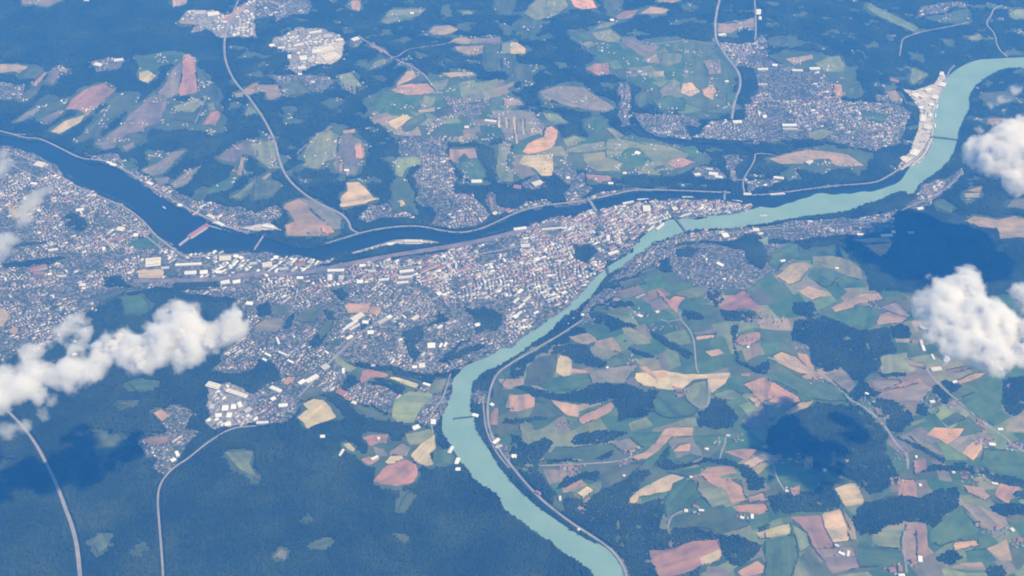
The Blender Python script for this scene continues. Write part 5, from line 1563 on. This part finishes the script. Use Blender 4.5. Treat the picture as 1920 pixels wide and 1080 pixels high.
# ---- dam with powerhouse and weir, lock walls
c, L_, th = between('355,447 386,427')
root = empty('power_station', (c[0], c[1], 0), th)
link('walls', box_mesh('walls', [(-L_ / 2, L_ / 2, -22, 22, -2, 20)], M['wall_white']), parent=root)
for k in range(5):
    x = -L_ / 2 + (k + .5) * L_ / 5
    r_ = link('roof', hall_roof(M['dam_red']), (x, 0, 2), root); r_.scale = (L_ / 5 - 3, 46, 20)
link('tower', box_mesh('tower', [(L_ / 2 + 1, L_ / 2 + 24, -16, 16, -2, 30)], M['dam_red']), parent=root)
tag(root, 'long red-roofed power station on the dam across the dark river', 'power station')
c, L_, th = between('336,462 354,448')
root = empty('weir', (c[0], c[1], 0), th)
link('walkway', box_mesh('walkway', [(-L_ / 2, L_ / 2, -7, 7, 12, 15)], M['concrete']), parent=root)
for k in range(6):
    x = -L_ / 2 + 6 + k * (L_ - 12) / 5
    link('pier', box_mesh('pier', [(x - 4, x + 4, -12, 12, -2, 11.9)], M['concrete']), parent=root)
    link('gate_tower', box_mesh('gate_tower', [(x - 3, x + 3, -4, 4, 15.05, 23)], M['concrete']), parent=root)
tag(root, 'pale weir with gate towers between the red power station and the near bank', 'weir')
for e, lb in (('384,422 436,437', 'outer concrete lock wall beside the red power station'), ('388,416 442,431', 'middle concrete lock wall beside the red power station'), ('480,442 512,442', 'pale lock guide wall below the dam')):
    c, L_, th = between(e); root = empty('lock_wall', (c[0], c[1], 0), th)
    link('wall', box_mesh('wall', [(-L_ / 2, L_ / 2, -5, 5, -2, 9)], M['concrete']), parent=root)
    link('walkway', box_mesh('walkway', [(-L_ / 2 + 1, L_ / 2 - 1, -2.5, 2.5, 9.05, 9.5)], M['roof_mid']), parent=root)
    tag(root, lb, 'lock wall')
c, L_, th = between('850,786 893,781')
root = empty('weir', (c[0], c[1], 0), th)
link('walkway', box_mesh('walkway', [(-L_ / 2, L_ / 2, -5, 5, 7, 9)], M['steel_dark']), parent=root)
for k in range(7):
    x = -L_ / 2 + 4 + k * (L_ - 8) / 6
    link('pier', box_mesh('pier', [(x - 3, x + 3, -9, 9, -2, 6.9)], M['steel_dark']), parent=root)
tag(root, 'low dark weir reaching into the green river at the bend', 'weir')

# ---- ships
def ship(u, v, L_, W_, deg, lb, white=True):
    x, y = at_height(np.array(u), np.array(v), 0.0); root = empty('river_ship', (float(x), float(y), STEP), img_angle(u, v, deg))
    me = bpy.data.meshes.new('hull'); h, w = L_ / 2, W_ / 2
    prof = [(-h, w * .7), (-h + 4, w), (h - 14, w), (h - 5, w * .65), (h, .2)]
    ring = [(a, b_) for a, b_ in prof] + [(a, -b_) for a, b_ in reversed(prof)]
    n = len(ring); V = [(a * .97, b_ * .9, -1.2) for a, b_ in ring] + [(a, b_, 2.4) for a, b_ in ring]
    me.from_pydata(V, [], [tuple(range(n, 2 * n))] + [(i, (i + 1) % n, n + (i + 1) % n, n + i) for i in range(n)]); me.materials.append(M['ship_white'] if white else M['ship_hull'])
    link('hull', me, parent=root)
    if white:
        link('cabin_deck', box_mesh('cabin_deck', [(-h + 6, h - 18, -w + .8, w - .8, 2.41, 7.5)], M['ship_white']), parent=root)
        link('window_band', box_mesh('window_band', [(-h + 8, h - 20, -w + .7, w - .7, 4.2, 6.2)], M['skylight']), parent=root)
        link('sun_deck', box_mesh('sun_deck', [(-h + 4, h - 16, -w + .4, w - .4, 7.52, 8.0)], M['roof_white']), parent=root)
    else:
        link('cargo_hold', box_mesh('cargo_hold', [(-h + 16, h - 16, -w + 1.2, w - 1.2, 2.41, 4.2)], M['roof_mid']), parent=root)
    link('wheelhouse', box_mesh('wheelhouse', [(h - 30, h - 22, -3, 3, 8.02, 11)] if white else [(-h + 4, -h + 12, -3.5, 3.5, 2.41, 8)], M['ship_white']), parent=root)
    tag(root, lb, 'ship', 'ships on the rivers')
ship(1178, 380.0, 120, 13, -11, 'long white cruise ship moored by the old town, nearest the white road bridge')
ship(1206, 374.6, 120, 13, -4, 'long white cruise ship moored in the middle of the old town quay')
ship(1290, 370.6, 115, 13, 0, 'long white cruise ship moored near the suspension bridge')
ship(1382, 377.6, 100, 12, 6, 'white ship moored just above the tip of the old town')
ship(1432, 405, 70, 10, -6, 'white boat heading along the green river at the confluence')
ship(1625, 379.5, 60, 9, -8, 'dark barge near the wooded bay of the green river', False)
ship(308, 390, 50, 9, 30, 'small white boat on the broad dark river above the dam')
ship(1757, 200, 90, 12, -75, 'uppermost white ship moored at the river port')
ship(1754, 217, 90, 12, -82, 'middle white ship moored at the river port')
ship(1753, 236, 90, 12, -88, 'lowest white ship moored at the river port')
# ================================================================== air: clouds and haze
def cloud_volume_mat(name, dens, scale, lo, hi):
    m = bpy.data.materials.new(name); m.use_nodes = True; nt = m.node_tree; nt.nodes.clear()
    out = nt.nodes.new('ShaderNodeOutputMaterial'); pv = nt.nodes.new('ShaderNodeVolumePrincipled')
    pv.inputs['Color'].default_value = (.995, .995, .995, 1); pv.inputs['Density Attribute'].default_value = ''
    pv.inputs['Anisotropy'].default_value = .0
    at = nt.nodes.new('ShaderNodeAttribute'); at.attribute_name = 'density'
    g = nt.nodes.new('ShaderNodeNewGeometry')
    t = ntex(nt, scale, 6, .62, vec=g.outputs['Position'])
    mr = nt.nodes.new('ShaderNodeMapRange'); mr.inputs['From Min'].default_value = lo; mr.inputs['From Max'].default_value = hi
    nt.links.new(t.outputs['Fac'], mr.inputs['Value'])
    # wisps bite into the thin rim more than into the thick middle
    ad = nt.nodes.new('ShaderNodeMath'); ad.operation = 'MULTIPLY_ADD'; ad.inputs[1].default_value = 1.0
    nt.links.new(at.outputs['Fac'], ad.inputs[0])
    sb = nt.nodes.new('ShaderNodeMath'); sb.operation = 'SUBTRACT'; sb.inputs[1].default_value = 1.0
    nt.links.new(mr.outputs[0], sb.inputs[0]); nt.links.new(sb.outputs[0], ad.inputs[2])
    cl = nt.nodes.new('ShaderNodeMath'); cl.operation = 'MAXIMUM'; cl.inputs[1].default_value = 0
    nt.links.new(ad.outputs[0], cl.inputs[0])
    mu = nt.nodes.new('ShaderNodeMath'); mu.operation = 'MULTIPLY'; mu.inputs[1].default_value = dens
    nt.links.new(cl.outputs[0], mu.inputs[0]); nt.links.new(mu.outputs[0], pv.inputs['Density'])
    nt.links.new(pv.outputs[0], out.inputs['Volume'])
    return m
m, nt, b = new_mat('cloud_body'); b.inputs['Base Color'].default_value = (.50, .51, .53, 1); b.inputs['Roughness'].default_value = 1.0; b.inputs['Specular IOR Level'].default_value = 0
M['cloud'] = m
CV = cloud_volume_mat('cloud_vapour', .060, .0095, .32, .58)
CF = cloud_volume_mat('feathery_vapour', .050, .0070, .33, .60)
CW = cloud_volume_mat('thin_vapour', .030, .0060, .32, .62)

def to_volume(obj, mat, voxel, band):
    ng = bpy.data.node_groups.new('vapour_nodes', 'GeometryNodeTree')
    ng.interface.new_socket('Geometry', in_out='INPUT', socket_type='NodeSocketGeometry'); ng.interface.new_socket('Geometry', in_out='OUTPUT', socket_type='NodeSocketGeometry')
    gi = ng.nodes.new('NodeGroupInput'); go = ng.nodes.new('NodeGroupOutput')
    mv = ng.nodes.new('GeometryNodeMeshToVolume'); sm = ng.nodes.new('GeometryNodeSetMaterial')
    try: mv.resolution_mode = 'VOXEL_SIZE'
    except Exception: mv.inputs['Resolution Mode'].default_value = 'Size'
    mv.inputs['Density'].default_value = 1.0
    mv.inputs['Voxel Size'].default_value = voxel
    mv.inputs['Interior Band Width'].default_value = band
    sm.inputs['Material'].default_value = mat
    ng.links.new(gi.outputs[0], mv.inputs['Mesh']); ng.links.new(mv.outputs[0], sm.inputs[0]); ng.links.new(sm.outputs[0], go.inputs[0])
    md = obj.modifiers.new('vapour', 'NODES'); md.node_group = ng

_bm = bmesh.new(); bmesh.ops.create_icosphere(_bm, subdivisions=3, radius=1.0)
ICO_V = np.array([v.co[:] for v in _bm.verts]); ICO_F = np.array([[v.index for v in f.verts] for f in _bm.faces]); _bm.free()
def puffs_mesh(name, balls, shrink, flat, mat):
    V, F = [], []
    for (x, y, z, r_, _m) in balls:
        if r_ * shrink < 12: continue
        F.append(ICO_F + len(V) * len(ICO_V))
        V.append(ICO_V * (r_ * shrink * np.array([1, 1, flat])) + np.array([x, y, z]))
    F = np.vstack(F)
    me = fast_mesh(name, np.vstack(V), F.ravel(), np.full(len(F), 3), [mat])
    me.polygons.foreach_set('use_smooth', np.ones(len(me.polygons), bool))
    return me
tex = bpy.data.textures.new('billows', 'CLOUDS'); tex.noise_scale = 110.0; tex.noise_depth = 4
tex2 = bpy.data.textures.new('fine_billows', 'CLOUDS'); tex2.noise_scale = 38.0; tex2.noise_depth = 3
def make_cloud(label, lobes, alt, core=.60, thin=False, mat=None):
    mat = mat or (CW if thin else CV)
    """lobes: survey u, v, radius (survey units), lift; each lobe breaks into smaller puffs"""
    balls = []
    for (u, v, r_, dz) in lobes:
        z = alt + dz; x, y = at_height(np.array(u, float), np.array(v, float), z); x, y = float(x), float(y)
        sc = math.hypot(y, ALT - z) / FPX; rr = r_ * sc * (1.22 if not thin else 1.0)
        balls.append((x, y, z, rr * .92, True))
        for _ in range(int(16)):
            d = Vector(rng.normal(0, 1, 3)).normalized()
            d.z = abs(d.z) * .8 - .15
            q = rng.uniform(.20, .50)
            balls.append((x + d.x * rr * .75, y + d.y * rr * .75, z + d.z * rr * .62, rr * q, False))
    c = np.mean([bb[:3] for bb in balls], 0); balls = [(bb[0] - c[0], bb[1] - c[1], bb[2] - c[2], bb[3], bb[4]) for bb in balls]
    root = empty('cloud', tuple(float(q) for q in c))
    me = puffs_mesh('vapour', balls, 1.0, .78, mat)
    o = link('vapour', me, parent=root); o['kind'] = 'stuff'
    md = o.modifiers.new('merge', 'REMESH'); md.mode = 'VOXEL'; md.voxel_size = 16
    md = o.modifiers.new('billow', 'DISPLACE'); md.texture = tex; md.strength = 70; md.mid_level = .40; md.texture_coords = 'GLOBAL'
    to_volume(o, mat, 9.0, 65.0 if not thin else 120.0)
    if not thin:
        me = puffs_mesh('cloud_body', [bb for bb in balls if bb[4]], core, .72, M['cloud'])
        o = link('cloud_body', me, parent=root); o['kind'] = 'stuff'
        md = o.modifiers.new('merge', 'REMESH'); md.mode = 'VOXEL'; md.voxel_size = 12; md.use_smooth_shade = True
        md = o.modifiers.new('billow', 'DISPLACE'); md.texture = tex; md.strength = 90; md.mid_level = .62; md.texture_coords = 'GLOBAL'
        md = o.modifiers.new('fine', 'DISPLACE'); md.texture = tex2; md.strength = 26; md.mid_level = .5; md.texture_coords = 'GLOBAL'
    return tag(root, label, 'cloud')
T2 = lambda x, y, r_, dz=0: (x / 4, 540 + y / 4, r_ / 4, dz)
C32 = lambda x, y, r_, dz=0: (1440 + x / 4, 540 + y / 4, r_ / 4, dz)
C31 = lambda x, y, r_, dz=0: (1440 + x / 4, 270 + y / 4, r_ / 4, dz)
make_cloud('billowing white cloud with two heads over the left suburb', [T2(1330, 330, 190, 60), T2(1420, 200, 120, 60), T2(1200, 440, 190), T2(1010, 500, 170), T2(830, 450, 130), T2(1380, 500, 150), T2(1060, 590, 100),
            T2(1730, 240, 130, 40), T2(1690, 370, 100), T2(1790, 330, 80), T2(1240, 180, 90), T2(1340, 130, 90), T2(1500, 330, 120), T2(900, 380, 110), T2(1120, 360, 110), T2(1560, 430, 100), T2(1780, 200, 90)], 1450, core=.50, mat=CF)
make_cloud('softer ragged white cloud reaching the left edge', [T2(560, 500, 110), T2(480, 640, 140), T2(620, 620, 110), T2(300, 640, 130), T2(160, 640, 110), T2(90, 780, 150), T2(-60, 820, 160), T2(300, 780, 100), T2(600, 250, 80), T2(720, 170, 60), T2(430, 340, 80), T2(270, 460, 90), T2(690, 120, 50), T2(640, 330, 70), T2(360, 400, 90), T2(520, 280, 70), T2(180, 540, 90), T2(700, 660, 70), T2(40, 660, 110), T2(720, 560, 120), T2(760, 470, 90), T2(650, 680, 100), T2(560, 400, 90)], 1450, core=.36, mat=CF)
make_cloud('thick white cumulus cloud at the right edge, lower of two', [C32(1330, 90, 170, 40), C32(1480, 20, 140, 60), C32(1600, 200, 190, 60), C32(1380, 260, 200), C32(1240, 300, 120), C32(1560, 420, 190), C32(1680, 520, 150), C32(1420, 440, 130),
            C32(1760, 330, 110), C31(1470, 1010, 110, 40), C31(1250, 1060, 80), C32(1330, 540, 60), C32(1740, 610, 70), C32(1900, 60, 110), C32(1930, 420, 60), C32(2050, 180, 120), C32(1150, 290, 80), C32(1860, 480, 120), C32(1900, 300, 110), C32(1180, 180, 90)], 1450, core=.56)
make_cloud('thick white cumulus cloud at the right edge, upper of two', [C31(1720, 90, 190, 30), C31(1600, 130, 100), C31(1860, 40, 210, 60), C31(1880, 270, 130), C31(2040, 130, 260), C31(2300, 60, 280), C31(2260, 280, 220), C31(1800, -60, 140, 40), C31(2000, -90, 170), C31(2500, 200, 240)], 1120, core=.54)
make_cloud('faint streak of cloud over the western suburb', [(158, 322, 16, 0), (138, 334, 20, 0), (112, 343, 24, 0), (86, 354, 24, 0), (62, 376, 28, 0), (34, 408, 34, 0), (10, 452, 38, 0), (70, 432, 24, 0), (-25, 470, 44, 0), (16, 300, 26, 0), (-10, 320, 30, 0)], 1350, thin=True)
make_cloud('thin wisps above the upper right cloud', [(1880, 185, 20, 0), (1905, 170, 22, 0), (1860, 200, 12, 0), (1840, 245, 14, 0), (1825, 262, 14, 0)], 1450, thin=True)
make_cloud('thin wisps below the ragged left cloud', [(75, 775, 18, 0), (45, 800, 20, 0), (10, 810, 24, 0), (100, 750, 18, 0), (140, 735, 16, 0)], 1400, thin=True)

hz = bpy.data.materials.new('haze_air'); hz.use_nodes = True; nt = hz.node_tree; nt.nodes.clear()
out = nt.nodes.new('ShaderNodeOutputMaterial'); pv = nt.nodes.new('ShaderNodeVolumePrincipled')
pv.inputs['Color'].default_value = (*HAZE_COLOR, 1); pv.inputs['Absorption Color'].default_value = (1, 1, 1, 1)
pv.inputs['Density'].default_value = HAZE_DENSITY; pv.inputs['Density Attribute'].default_value = ''
nt.links.new(pv.outputs[0], out.inputs['Volume'])
o = link('haze', box_mesh('haze', [(-62000, 62000, -32000, 82000, -3, ALT + 60)], hz))
tag(o, 'blue summer haze filling the air over the valley', 'haze', kind='stuff')
